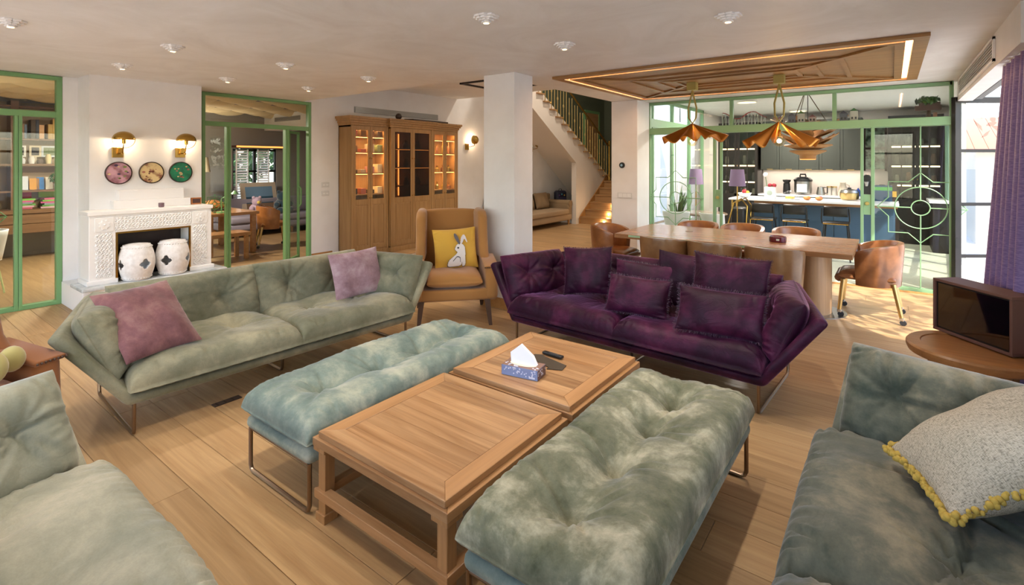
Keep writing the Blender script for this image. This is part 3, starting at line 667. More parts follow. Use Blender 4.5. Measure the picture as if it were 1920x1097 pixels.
coffee_table('square oak coffee table with a bare top, nearest the camera', (-1.71, 1.745, 0))
coffee_table('square oak coffee table carrying the tissue box', (-1.71, 2.640, 0))

# tissue box, notes, remote
t = thing('tissue_box', 'blue and brown patterned tissue box on the coffee table', 'tissue box', (-1.725, 2.415, .41), D(10))
m = MB(); m.box(-.115, .115, -.058, .058, 0, .058); m.build('box', C('#8290b8'), t, bevel=.002)
B('side_print', C('#6b4f45'), t, (.1152, .1162, -.057, .057, .001, .057)); B('top_print', C('#8a6a5c'), t, (-.114, .114, -.057, .057, .0582, .0588))
rs = random.Random(2)
dots = MB()
for i in range(34):
    x = rs.uniform(-.1, .1); z = rs.uniform(.014, .052); r = rs.uniform(.003, .0055)
    dots.prism([(x+r*math.cos(k*PI/3), z+r*math.sin(k*PI/3)) for k in range(6)], -.0592, -.0582, 'y')
for i in range(26):
    x = rs.uniform(-.105, .105); y = rs.uniform(-.05, .05); r = rs.uniform(.004, .008)
    if (x/.085)**2+(y/.04)**2 > 1: dots.prism([(x+r*math.cos(k*PI/3), y+r*math.sin(k*PI/3)) for k in range(6)], .0588, .0594)
for i in range(12):
    y = rs.uniform(-.05, .05); z = rs.uniform(.01, .05); r = rs.uniform(.003, .006); dots.prism([(y+r*math.cos(k*PI/3), z+r*math.sin(k*PI/3)) for k in range(6)], .1162, .1168, 'x')
o = dots.build('dot_print', C('#d9dcec'), t); o['kind'] = 'stuff'
MB().lathe([(1, 0), (1, .001)], 24, (0, 0, .0590), sx=.085, sy=.036).build('opening', C('#e9dcc4'), t)
m = MB(); pts = [(-.075, -.01, .058), (.06, -.012, .058), (.085, .0, .062), (.055, .012, .105), (-.02, .004, .168), (-.085, .0, .115)]
m.add(pts+[(x, y+.02, z) for x, y, z in pts], [(0, 1, 2, 3, 4, 5), (11, 10, 9, 8, 7, 6)]+[(i, 6+i, 6+(i+1) % 6, (i+1) % 6) for i in range(6)])
m.build('tissue', 'paper_white', t, smooth=True, sharp=25)
m = MB()
for k, (x, w_, z0, z1) in enumerate(((.062, .004, .008, .022), (.068, .006, .008, .017), (.076, .006, .008, .017), (.084, .006, .008, .017), (.092, .006, .008, .017))): m.box(x, x+w_, -.0593, -.0583, z0, z1)
m.build('lettering', C('#eef0fa'), t)
nt = thing('paper_envelope', 'dark brown paper lying behind the tissue box', 'paper', (-1.72, 2.655, .41), D(-12))
m = MB(); m.prism([(-.13, .02), (-.09, .055), (-.06, .045), (.13, .04), (.16, -.03), (.085, -.085), (.08, -.06), (-.10, -.045)], 0, .003); m.build('sheet', 'paper_dark', nt)
rm = thing('remote_control', 'slim black remote control on the coffee table', 'remote', (-1.73, 2.745, .41), D(-3))
MB().box(-.075, .075, -.017, .017, .003, .02).build('body', 'black_plastic', rm, bevel=.006)
MB().box(-.03, .045, -.008, .008, .0195, .0212).build('button_pad', C('#3a3a3d'), rm)

# ---------------------------------------------------------------- wing chairs
def rounded(m, x0, x1, y0, y1, z0, z1): return m.box(x0, x1, y0, y1, z0, z1)
def wing_chair(label, mat, loc, rotz):
    t = thing('wing_chair', label, 'armchair', loc, rotz, 'wing chairs')
    def bx(name, *a, bevel=.05, mt=mat, rot=(0, 0, 0), loc=(0, 0, 0)): return MB().box(*a).build(name, mt, t, smooth=True, sharp=0, bevel=bevel, seg=5, rot=rot, loc=loc)
    bx('seat_frame', -.36, .36, .02, .74, .25, .37, bevel=.03)
    cushion(.56, .60, .19, (), 34, 34, 5, .4, 0, .002, 5, .7, puff=.008).build('seat_cushion', mat, t, smooth=True, sharp=0, loc=(0, .30, .44))
    # back, slightly reclined, crowned top
    m = MB(); prof = [(-.32, .36), (.32, .36), (.335, 1.08), (.29, 1.125), (.15, 1.135), (0, 1.138), (-.15, 1.135), (-.29, 1.125), (-.335, 1.08)]
    m.prism([(x, z) for x, z in prof], .0, .13, 'y'); bk = m.build('backrest', mat, t, smooth=True, sharp=0, bevel=.045, seg=4, loc=(0, .58, 0), rot=(D(-8), 0, 0))
    for s in (-1, 1):
        # arm: side panel with rolled top
        m = MB(); m.prism([(0, .25), (.70, .25), (.70, .62), (.02, .60)], -.065, .065, 'x'); m.build('arm', mat, t, smooth=True, sharp=0, bevel=.05, seg=5, loc=(s*.375, 0, 0))
        m = MB(); m.prism([(.01, .595), (.02, .565), (.45, .60), (.45, .65)], -.075, .075, 'x'); m.build('arm_pad', mat, t, smooth=True, sharp=0, bevel=.012, seg=3, loc=(s*.375, 0, 0))
        # wing sweeping from the arm to the top of the back
        m = MB(); m.prism([(.27, .60), (.72, .60), (.80, 1.10), (.70, 1.135), (.50, 1.125), (.42, 1.06), (.40, .85), (.36, .70)], -.052, .052, 'x')
        m.build('wing', mat, t, smooth=True, sharp=0, bevel=.045, seg=5, loc=(s*.365, 0, 0), rot=(0, 0, s*D(4)))
        m = MB()
        for i in range(18):
            yy = .02+.27*i/17; m.ball((s*.375+s*.076, yy, .585+.012*i/17), .007, 6)
        for i in range(8): m.ball((s*.375-.07+.02*i, .008, .583), .007, 6)
        m.build('nailheads', 'nail_dark', t, smooth=True, sharp=0)
        for y, dy in ((.05, -.03), (.68, .08)):
            m = MB(); x = s*.33; w = .028
            m.add([(x-w, y-w, .26), (x+w, y-w, .26), (x+w, y+w, .26), (x-w, y+w, .26), (x+s*.03-w*.6, y+dy-w*.6, 0), (x+s*.03+w*.6, y+dy-w*.6, 0), (x+s*.03+w*.6, y+dy+w*.6, 0), (x+s*.03-w*.6, y+dy+w*.6, 0)],
                  [(0, 1, 2, 3), (7, 6, 5, 4), (0, 4, 5, 1), (1, 5, 6, 2), (2, 6, 7, 3), (3, 7, 4, 0)]); m.build('leg', 'leg_walnut', t)
    return t
AX, AY = -3.49, 3.71; AR = math.atan2(.54, .50)
wing_chair('tan wing chair with the yellow rabbit pillow beside the column', 'tan_fabric', (AX, AY, 0), AR)
wing_chair('rust brown wing chair cut off at the left edge', 'rust_fabric', (-3.47, .36, 0), D(113))
def world_of(loc, rz, p): return Matrix.Translation(loc) @ Matrix.Rotation(rz, 4, 'Z') @ Vector(p)
pc = world_of((AX, AY, 0), AR, (.03, .395, .72))
fn = Matrix.Rotation(AR, 3, 'Z') @ Vector((.05, -1, 0))
rp = pillow('yellow pillow printed with a white rabbit on the tan chair', 'yellow_fabric', pc, face(fn.x, fn.y, D(14), D(3)), .47, .44, .13, 21, None)
def flat(name, mat, poly, lift, th=0, par=rp, g=.0045):
    w_, h_, t_ = .47, .44, .13
    def zf(x, y):
        u = v = 0
        for _ in range(4):
            u = x/(w_/2*(1-.06*(1-v*v))); v = y/(h_/2*(1-.06*(1-u*u)))
        return t_/2*max(0, (1-abs(u)**2.4)*(1-abs(v)**2.4))**.55+.016
    def inside(x, y):
        c = False; n = len(poly)
        for i in range(n):
            x1, y1 = poly[i][:2]; x2, y2 = poly[i-1][:2]
            if (y1 > y) != (y2 > y) and x < (x2-x1)*(y-y1)/(y2-y1)+x1: c = not c
        return c
    xs = [p[0] for p in poly]; ys = [p[1] for p in poly]; m = MB()
    i = min(xs)
    while i < max(xs):
        j = min(ys)
        while j < max(ys):
            if inside(i+g/2, j+g/2): m.add([(i, j, zf(i, j)+lift), (i+g, j, zf(i+g, j)+lift), (i+g, j+g, zf(i+g, j+g)+lift), (i, j+g, zf(i, j+g)+lift)], [(0, 1, 2, 3)])
            j += g
        i += g
    m.build(name, mat, par)
def sm(pts, n=5):     # closed Catmull-Rom outline
    out = []; k = len(pts)
    for i in range(k):
        a, b, c, d = [Vector(pts[(i+j) % k]) for j in (-1, 0, 1, 2)]
        for s in range(n):
            u = s/n; out.append(tuple(.5*((2*b)+(-a+c)*u+(2*a-5*b+4*c-d)*u*u+(-a+3*b-3*c+d)*u**3)))
    return out
body = sm([(-.09, -.185), (-.085, -.13), (-.03, -.085), (.01, -.05), (-.005, -.03), (-.012, -.005), (.01, .03), (.045, .045), (.085, .02), (.095, -.03), (.09, -.10), (.085, -.18), (.055, -.19), (.05, -.15), (.03, -.185)])
# raise print just above the bulging front of the pillow
ZR = 0
flat('rabbit_outline', C('#4a4440'), [(x*1.05-.002, y*1.03+.001) for x, y in body], ZR); flat('rabbit_body', C('#e9dfd4'), body, ZR+.0015)
for pts, c in (([(.03, .04), (-.005, .10), (-.012, .145), (.005, .155), (.028, .12), (.045, .045)], '#6a6365'), ([(.05, .045), (.06, .10), (.085, .135), (.105, .125), (.125, .06), (.115, .055), (.095, .09), (.07, .05)], '#ded6d2')):
    flat('rabbit_ear', C(c), sm(pts), ZR+.002)
flat('rabbit_eye', C('#2d2625'), sm([(.01, -.002), (.022, .008), (.034, -.002), (.022, -.010)]), ZR+.003)
flat('rabbit_leg_line', C('#4a4440'), sm([(-.04, -.13), (.0, -.09), (.035, -.10), (.04, -.15), (.035, -.15), (.03, -.107), (.0, -.098), (-.036, -.135)], 4), ZR+.003)
# plush toy on the left wing chair
pt = thing('plush_toy', 'cream and rainbow plush toy lying on the rust chair', 'plush toy', (-3.68, .41, .535), D(40))
for nm, c, r, sz, mt in (('body', (0, 0, .09), .10, .8, 'cream_plush'), ('head', (-.15, .02, .10), .08, .9, 'cream_plush'), ('foot', (.14, -.05, .10), .06, 1.3, 'cream_plush'), ('foot', (.10, .10, .09), .055, 1.2, 'cream_plush'), ('scarf', (-.06, -.03, .12), .07, .7, 'orange_plush'), ('wing', (-.02, -.09, .11), .055, .7, 'lime_plush')):
    MB().ball(c, r, 18, sz=sz).build(nm, mt, pt, smooth=True, sharp=0)
# ---------------------------------------------------------------- dining
t = thing('dining_table', 'long oak dining table with a thick slab top and pillar base', 'dining table', (-1.55, 6.52, 0), 0)
B('tabletop', 'dining_oak', t, (-1.25, 1.25, -.63, .63, .70, .752), bevel=.004)
for x0, x1 in ((-1.06, -.22), (.15, .80)): B('inlay', C('#a8c9a0', .3), t, (x0, x1, -.634, -.629, .722, .748))
for x, y in ((-.55, .12), (-.1, .0), (.03, -.03), (.16, -.06), (.5, -.1)): MB().lathe([(.0, .0), (.05 if x < -.5 else .022, .0), (.05 if x < -.5 else .022, .0015)], 20, (x, y, .752)).build('grommet', C('#6d5a4b'), t)
for x in (-.78, .86):
    MB().lathe([(1, .0), (1, .70)], 28, (x, 0, 0), sx=.17, sy=.24).build('pillar', 'dining_base', t, smooth=True)
    MB().lathe([(1, 0), (1, .008)], 28, (x+.04, 0, 0), sx=.27, sy=.30).build('foot_plate', 'steel', t, smooth=True)
can = thing('round_canister', 'dark red glossy canister on the dining table', 'canister', (-1.03, 6.38, .7535))
MB().lathe([(.0, 0), (.085, 0), (.088, .01), (.088, .055), (.08, .06), (.075, .052), (0, .05)], 28).build('body', 'red_dark', can, smooth=True); B('label_plate', C('#d8cdbb'), can, (.0, .03, -.0905, -.088, .02, .04))

def dining_chair(label, mat, loc, rotz, group='leather dining chairs on casters'):
    """barrel chair, open front at -y"""
    t = thing('dining_chair', label, 'chair', loc, rotz, group)
    n = 26; R = .24; z0, z1 = .36, .80
    def P(a, r, z): return (r*math.sin(a)*1.02, .02+r*math.cos(a)*.98, z)
    A = D(118); m = MB(); vs = []
    for i in range(n+1):
        a = -A+2*A*i/n; e = (abs(a)/A)**3; zt = z1-.09*e
        vs += [P(a, R+.01, z0), P(a, R+.035, zt-.03), P(a, R+.03, zt), P(a, R-.01, zt), P(a, R-.03, zt-.03), P(a, R-.03, z0)]
    fs = []
    for i in range(n):
        for k in range(6): a_ = i*6+k; b_ = i*6+(k+1) % 6; fs.append((a_, a_+6, b_+6, b_))
    fs += [tuple(range(6)), tuple(reversed(range(n*6, n*6+6)))]
    m.add(vs, [tuple(reversed(f)) for f in fs]); m.build('back_shell', mat, t, smooth=True, sharp=50)
    cushion(.44, .46, .12, (), 22, 22, 4, .4, 0, .001, 3, .8, puff=.004).build('seat', mat, t, smooth=True, sharp=0, loc=(0, -.01, .44))
    MB().tube([(-.17, -.23, .41), (.17, -.23, .41)], .045, 10).build('front_roll', mat, t, smooth=True)
    for sx in (-1, 1):
        for y, dy in ((-.20, -.03), (.20, .06)):
            xb = sx*.18; xt = sx*.20
            MB().tube([(xb, y, .40), (xt, y+dy, .075)], [.021, .018], 12).build('leg', 'brass_pale', t, smooth=True)
            c = MB(); c.lathe([(.0, -.011), (.026, -.011), (.028, 0), (.026, .011), (0, .011)], 14, M=Matrix.Translation((xt, y+dy+.012, .028)) @ Matrix.Rotation(PI/2, 4, 'Y')); ct = c.build('caster', 'rubber', t, smooth=True)
            MB().boxc((xt, y+dy, .062), (.034, .036, .03)).build('caster_fork', 'chrome', ct, bevel=.005)
    return t
X0 = [-2.55, -2.07, -1.55, -.98]
nm = ['tan leather dining chair at the left of the near row', 'tan leather dining chair second from left in the near row', 'tan leather dining chair third from left in the near row', 'tan leather dining chair at the right of the near row']
dc = dining_chair(nm[0], 'leather_light', (-2.10, 5.76, 0), PI)
clone(dc, nm[1], (-1.55, 5.76, 0), PI); clone(dc, nm[2], (-.96, 5.76, 0), PI)
ec = dining_chair('brown leather dining chair at the left end of the table', 'leather_tan', (-3.02, 6.35, 0), PI/2); ec.scale = (1.12, 1.1, 1)
ec = dining_chair('brown leather dining chair at the right end of the table', 'leather_brown', (-.20, 6.70, 0), D(-90)); ec.scale = (1.25, 1.08, 1)
d4 = dining_chair('far side leather dining chair nearest the left kitchen glass', 'leather_tan', (-2.2, 7.30, 0), 0)
clone(d4, 'far side leather dining chair in the middle of the row', (-1.62, 7.34, 0), 0); clone(d4, 'far side leather dining chair behind the red canister', (-.98, 7.34, 0), 0)

# ---------------------------------------------------------------- ceiling panel with light line
cp = thing('ceiling_panel', 'recessed oak ceiling panel with glowing border over the dining table', 'ceiling panel', (-1.47, 6.32, 2.65))
hw, hd = 1.71, 1.29
def ring(name, mat, a, b, wd, z0, z1, par=cp, bev=0):
    for q_, (p, r_) in enumerate(((a, b), (b, a), (a, b), (b, a))):
        c, s = [(1, 0), (0, 1), (-1, 0), (0, -1)][q_]; poly = [(-p, -r_), (p, -r_), (p-wd, -r_+wd), (-p+wd, -r_+wd)]
        m = MB(); m.prism([(x*c-y*s, x*s+y*c) for x, y in poly], z0, z1); m.build(name, mat, par, bevel=bev)
ring('border', 'panel_oak', hw, hd, .10, -.030, -.001)
ring('led_strip', 'led_warm', hw-.102, hd-.102, .045, -.012, -.006)
ring('inner_border', 'panel_oak', hw-.15, hd-.15, .07, -.030, -.001)
for i in range(12):
    y0 = -(hd-.22)+i*(2*(hd-.22))/12; B('field_board', 'panel_oak', cp, (-hw+.22, hw-.22, y0+.0005, y0+2*(hd-.22)/12-.0005, -.010, -.002))
for k in (.50, .78, .99): ring('moulding', 'panel_oak', hw-.15-k*.9, max(.1, hd-.15-k*.9), .045, -.028, -.010)
for sx in (-1, 1):
    for sy in (-1, 1):
        MB().bar((sx*(hw-.2), sy*(hd-.2), -.02), (sx*(hw-.2-.85), sy*(hd-.2-.85), -.02), .05, .022).build('hip_moulding', 'panel_oak', cp)
for sx, sy, ex, ey in ((0, 1, 3.1, .02), (0, -1, 3.1, .02), (1, 0, .02, 2.3), (-1, 0, .02, 2.3)):
    d = bpy.data.lights.new('led_line', 'AREA'); d.shape = 'RECTANGLE'; d.size = ex; d.size_y = ey; d.energy = 4; d.color = (1, .66, .42)
    o = bpy.data.objects.new('led_line', d); COL.objects.link(o); o.parent = cp; o.location = (sx*(hw-.125), sy*(hd-.125), -.02)

# pendants: folded brass leaves
def pendant(label, loc, seed, blades, drop):
    t = thing('pendant_lamp', label, 'pendant lamp', loc, 0, 'folded leaf pendants over the dining table')
    B('ceiling_mount', 'olive_enamel', t, (-.055, .055, -.055, .055, -.10, 0), bevel=.004)
    zt = -drop
    pts = [(0, 0, -.1), (.012, 0, -.16), (.05, 0, -.32), (.045, 0, zt+.09), (.0, 0, zt+.02), (-.045, 0, zt+.09), (-.05, 0, -.32), (-.012, 0, -.16), (0, 0, -.1)]
    MB().tube(pts, .011, 8).build('loop_cord', 'olive_enamel', t, smooth=True)
    for i, (a, L, w, fall) in enumerate(blades):
        rs = random.Random(seed+i); ph = rs.uniform(0, 6); c, s = math.cos(a), math.sin(a)
        def fn(u, v):
            aa = a+(v-.5)*w; r = .015+L*u*(1-.22*abs(2*v-1)**2+.06*math.sin(v*15+ph)*u); zz = zt+.02-fall*u**.9+.042*u*math.sin(v*PI*5+ph)
            return (r*math.cos(aa), r*math.sin(aa), zz)
        o = MB().grid(fn, 14, 36).build('leaf_blade', 'gold_leaf', t, smooth=True, sharp=0); sd = o.modifiers.new('solid', 'SOLIDIFY'); sd.thickness = .004
    MB().rod((0, 0, zt+.03), (0, 0, zt-.09), .005, 6).build('stem', 'brass', t); MB().lathe([(.0, 0), (.018, 0), (.018, .07), (.010, .08)], 14, (0, 0, zt-.15)).build('socket', 'brass', t, smooth=True)
    MB().ball((0, 0, zt-.20), .062, 20).build('bulb_glass', 'amber_glass', t, smooth=True, sharp=0); MB().ball((0, 0, zt-.20), .022, 10).build('filament', 'bulb_glow', t, smooth=True, sharp=0)
    d = bpy.data.lights.new('bulb', 'POINT'); d.energy = 14; d.color = (1, .72, .42); d.shadow_soft_size = .03
    o = bpy.data.objects.new('bulb', d); COL.objects.link(o); o.parent = t; o.location = (0, 0, zt-.20)
ca = YAW
pendant('folded brass pendant over the left of the dining table', (-1.98, 6.38, 2.64), 1, [(ca+D(195), .36, 2.1, .21), (ca+D(-25), .38, 2.0, .19), (ca+D(85), .30, 1.4, .17)], .53)
pendant('folded brass pendant over the right of the dining table', (-1.02, 6.42, 2.64), 9, [(ca+D(188), .39, 1.0, .26), (ca+D(-12), .37, 1.3, .25), (ca+D(95), .26, .9, .2)], .55)

# ---------------------------------------------------------------- downlights
spots = [(-4.97, .74), (-4.95, 1.74), (-6.30, 1.76), (-4.94, 2.75), (-2.22, 2.67), (-2.21, 3.69), (-.89, 3.64), (-6.33, 2.80), (-6.25, 3.80), (-4.94, 3.77), (-2.22, 1.68), (-.89, 2.62), (-3.58, .74), (-2.22, .7)]
where = ['at the far left edge of the ceiling', 'second in the row over the green sofa', 'first above the fireplace', 'third in the row over the green sofa', 'above the tissue box', 'left of the dining panel', 'near the right end of the dining panel', 'above the left of the second green door', 'above the right of the second green door', 'nearest the oak cabinet', 'over the near coffee table', 'over the foreground bench', 'behind the left armchair', 'over the bottom left sofa']
dl0 = thing('downlight', 'stepped white plaster downlight '+where[0], 'downlight', (spots[0][0], spots[0][1], CZ), 0, 'stepped plaster downlights')
for k in range(4):
    m = MB(); a = .088-.018*k; z = -.012*k
    for q_ in range(4):      # four fanned scales per tier
        c, s = math.cos(q_*PI/2+.785), math.sin(q_*PI/2+.785)
        m.prism([(x*c-y*s, x*s+y*c) for x, y in [(-.02, -a*.62), (a*.72, -a*.62), (a, -a*.3), (a*.86, 0), (a, a*.3), (a*.72, a*.62), (-.02, a*.62)]], z-.013, z)
    m.build('tier', 'white_paint', dl0, bevel=.002)
MB().lathe([(0, -.051), (.020, -.051), (.020, -.046)], 16).build('lens', 'spot_glow', dl0)
ld = bpy.data.lights.new('downlight_beam', 'SPOT'); ld.energy = 46; ld.color = (1, .90, .78); ld.spot_size = D(95); ld.spot_blend = .7; ld.shadow_soft_size = .03
lo = bpy.data.objects.new('downlight_beam', ld); COL.objects.link(lo); lo.parent = dl0; lo.location = (0, 0, -.06)
for i in range(1, len(spots)): clone(dl0, 'stepped white plaster downlight '+where[i], (spots[i][0], spots[i][1], CZ))

# ---------------------------------------------------------------- side table, television, curtains
t = thing('round_side_table', 'round wooden side table under the small television', 'side table', (.42, 4.33, 0))
MB().lathe([(0, .40), (.30, .40), (.335, .415), (.345, .44), (.345, .46), (.335, .472), (.27, .475), (.265, .468), (0, .468)], 48).build('top', 'side_table_wood', t, smooth=True, sharp=35)
for k in range(4): a = k*PI/2+.5; MB().bar((.24*math.cos(a), .24*math.sin(a), 0), (.24*math.cos(a), .24*math.sin(a), .40), .05, .05, up=(1, 0, 0)).build('leg', 'side_table_wood', t, bevel=.004)
MB().lathe([(.20, .12), (.24, .12), (.24, .15), (.20, .15), (.20, .12)], 32).build('lower_ring', 'side_table_wood', t, smooth=True, sharp=35)
TVL = Vector((.233, 4.652, .475)); TVR = Vector((.581, 4.243, .475)); td = (TVR-TVL); tvr = math.atan2(td.y, td.x)
tv = thing('television', 'small television in a brown box housing on the side table', 'television', TVL, tvr)
w = td.length; h = .36
m = MB(); m.box(0, w, 0, .19, 0, .018); m.box(0, w, 0, .19, h-.018, h); m.box(0, .018, 0, .19, .018, h-.018); m.box(w-.018, w, 0, .19, .018, h-.018); m.box(.018, w-.018, .17, .19, .018, h-.018)
m.build('housing', C('#6b4a40'), tv, bevel=.003)
plain('tv_glass', '#05070a', .04, 0, .9, 1.0)
B('screen', 'tv_glass', tv, (.03, w-.03, .012, .02, .03, h-.03)); B('bezel', 'black_plastic', tv, (.018, w-.018, .014, .03, .018, h-.018))
def curtain(label, x, y0, y1, z0, z1, fl, n, seed, amp=.045):
    t = thing('curtain', label, 'curtain', (0, 0, 0), 0, 'purple curtains by the terrace')
    def fn(u, v):
        s = 1-v; yy = y0+(y1-y0)*u*(1+.0*s); ph = u*n*2*PI
        return (x-fl*s*(.4+.6*u)+amp*math.sin(ph+.6*math.sin(ph*.5+seed))*(.6+.5*s), yy+.02*math.sin(ph*.5+s*2), z0+(z1-z0)*v)
    o = MB().grid(fn, n*14, 12).build('cloth', 'curtain_purple', t, smooth=True, sharp=0); q_ = o.modifiers.new('solid', 'SOLIDIFY'); q_.thickness = .004
    MB().rod((x, y0-.1, z1+.01), (x, y1+.1, z1+.01), .012, 8).build('rail', 'white_paint', t)
curtain('long purple curtain hanging at the right edge behind the television', .70, 4.35, 5.32, .02, 2.37, .13, 6, 1)
lv = thing('linear_vent', 'long slotted air vent on the beam above the curtain', 'vent', (.635, 0, 0))
B('frame', 'white_paint', lv, (-.012, .004, 5.35, 7.9, 2.43, 2.45), (-.012, .004, 5.35, 7.9, 2.60, 2.62), (-.012, .004, 5.35, 5.38, 2.43, 2.62), (-.012, .004, 7.87, 7.9, 2.43, 2.62))
for i in range(6): B('slat', 'pale_grey', lv, (-.008, .002, 5.38, 7.87, 2.458+i*.024, 2.466+i*.024))
for (x, y), lb in (((-3.67, 1.62), 'dark floor vent near the left front leg of the green sofa'), ((-3.68, 2.78), 'dark floor vent near the right end of the green sofa')):
    t = thing('floor_vent', lb, 'vent', (x, y, .0), 0, 'dark vents set in the floor'); B('plate', 'marble_dark', t, (-.03, .03, -.09, .09, .0005, .004), bevel=.001)
    for k in range(3): B('slot', 'black_plastic', t, (-.022, .022, -.07+k*.05, -.06+k*.05, .004, .0048))
# ---------------------------------------------------------------- fireplace
fp = thing('fireplace', 'white carved stone fireplace with brass edged opening', 'fireplace', (0, 0, 0))
B('hearth_base', 'white_paint', fp, (-7.75, -6.90, 1.58, 3.0, 0, .26), bevel=.006)
for y in (1.86, 1.97): B('base_pilaster', 'white_paint', fp, (-6.90, -6.885, y, y+.02, 0, .26))
B('hearth_slab', 'hearth_marble', fp, (-7.3, -6.85, 1.56, 3.03, .26, .30), bevel=.012)
B('jamb', 'white_stone', fp, (-7.3, -6.98, 1.65, 1.89, .30, 1.06), bevel=.006); B('jamb', 'white_stone', fp, (-7.3, -6.98, 2.65, 2.89, .30, 1.06), bevel=.006)
B('lintel', 'white_stone', fp, (-7.3, -6.98, 1.89, 2.65, .86, 1.06), bevel=.004); B('mantel_shelf', 'white_stone', fp, (-7.3, -6.965, 1.635, 2.905, 1.06, 1.105), bevel=.006)
for y0, y1 in ((1.625, 1.905), (2.635, 2.915)): B('plinth', 'white_stone', fp, (-7.3, -6.955, y0, y1, .30, .35), bevel=.006); 
B('stepped_top', 'white_paint', fp, (-7.3, -7.17, 1.92, 2.72, 1.105, 1.20), bevel=.004); B('stepped_top', 'white_paint', fp, (-7.3, -7.21, 1.98, 2.66, 1.20, 1.32), bevel=.004)
def lattice(name, y0, y1, z0, z1):
    """raised interlace: two families of zigzag ribs clipped to the panel"""
    m = MB(); st = .034; x = -6.979
    for fam in (1, -1):
        k = -40
        while k < 60:
            pts = []; z = z0; c = y0+k*st
            n = 40
            for i in range(n+1):
                zz = z0+(z1-z0)*i/n; yy = c+fam*(zz-z0)*.7+.007*math.sin(zz*120)
                if y0+.004 <= yy <= y1-.004: pts.append((x, yy, zz))
                elif len(pts) > 2: break
            if len(pts) > 2: m.tube(pts, .0075, 4)
            k += 1
    m.build(name, 'white_stone', fp, smooth=True, sharp=0)
for y0, y1 in ((1.70, 1.87), (2.67, 2.84)): lattice('carved_panel', y0, y1, .37, .86)
lattice('carved_frieze', 1.88, 2.66, .885, 1.03)
for yc in (1.785, 2.755):
    B('corner_tile', 'white_stone', fp, (-6.982, -6.972, yc-.085, yc+.085, .88, 1.035), bevel=.003)
    pts = [(yc+(.058 if i % 2 else .040)*math.cos(i*PI/8), .957+(.058 if i % 2 else .040)*math.sin(i*PI/8)) for i in range(16)]
    MB().prism(pts, -6.973, -6.962, 'x').build('star_boss', 'white_stone', fp, bevel=.003); MB().ball((-6.962, yc, .957), .012, 10).build('boss_center', 'white_stone', fp, smooth=True)
B('fire_box', 'marble_dark', fp, (-7.298, -7.285, 1.89, 2.65, .30, .86)); 
B('brass_trim', 'brass', fp, (-7.0, -6.977, 1.89, 1.908, .30, .86), (-7.0, -6.977, 2.632, 2.65, .30, .86), (-7.0, -6.977, 1.908, 2.632, .842, .86))
def drum_stool(label, loc, rz):
    t = thing('garden_stool', label, 'stool', loc, rz, 'white pierced ceramic drum stools')
    n = 128; nz = 64; H = .40
    def rad(s): return .115+.062*math.sin(PI*(.08+.84*s))
    def hole(a, s):
        for k in range(4):
            da = (a-k*PI/2+PI) % (2*PI)-PI; u = da*.17; v = (s-.46)*H
            for ox, oy in ((.03, 0), (-.03, 0), (0, .034), (0, -.034)):
                if (u-ox)**2+(v-oy)**2 < .026**2: return True
            if u*u+v*v < .02**2: return True
        return False
    m = MB(); vs = []
    for j in range(nz+1):
        s = j/nz
        for i in range(n): a = 2*PI*i/n; r = rad(s); vs.append((r*math.cos(a), r*math.sin(a), H*s))
    fs = [(j*n+i, j*n+(i+1) % n, (j+1)*n+(i+1) % n, (j+1)*n+i) for j in range(nz) for i in range(n) if not hole(2*PI*(i+.5)/n, (j+.5)/nz)]
    m.add(vs, fs); o = m.build('body', 'stone_white', t, smooth=True, sharp=0); q_ = o.modifiers.new('solid', 'SOLIDIFY'); q_.thickness = .018; q_.offset = -1
    MB().lathe([(0, H+.012), (.06, H+.010), (.11, H+.0), (rad(1)-.004, H-.012), (rad(1)-.02, H-.02), (0, H-.02)], 40).build('top', 'stone_white', t, smooth=True)
    for s in (.06, .93):
        m = MB()
        for i in range(32): a = 2*PI*i/32; r = rad(s)+.003; m.ball((r*math.cos(a), r*math.sin(a), H*s), .008, 6)
        m.build('stud_band', 'stone_white', t, smooth=True, sharp=0)
drum_stool('white pierced drum stool at the left of the hearth', (-6.99, 2.09, .302), D(12)); drum_stool('white pierced drum stool at the right of the hearth', (-7.0, 2.46, .302), D(48))
# mantel things
t = thing('small_frame', 'small copper framed picture at the right end of the mantel', 'picture frame', (-7.22, 2.80, 1.107)); B('frame', 'copper_shade', t, (0, .02, -.06, .06, 0, .085), bevel=.003); B('picture', C('#4a2e28'), t, (.0205, .022, -.045, .045, .015, .07)); B('stand', 'copper_shade', t, (-.04, 0, -.01, .01, 0, .004))
t = thing('candle_glass', 'small mauve candle glass on the mantel', 'candle', (-7.06, 2.36, 1.107)); MB().lathe([(.0, 0), (.026, 0), (.03, .01), (.03, .052), (.024, .052), (.022, .03), (0, .03)], 18).build('glass', C('#6d545c', .2), t, smooth=True); MB().lathe([(0, .031), (.021, .031), (.021, .042), (0, .042)], 14).build('wax', C('#e3c9c2'), t)
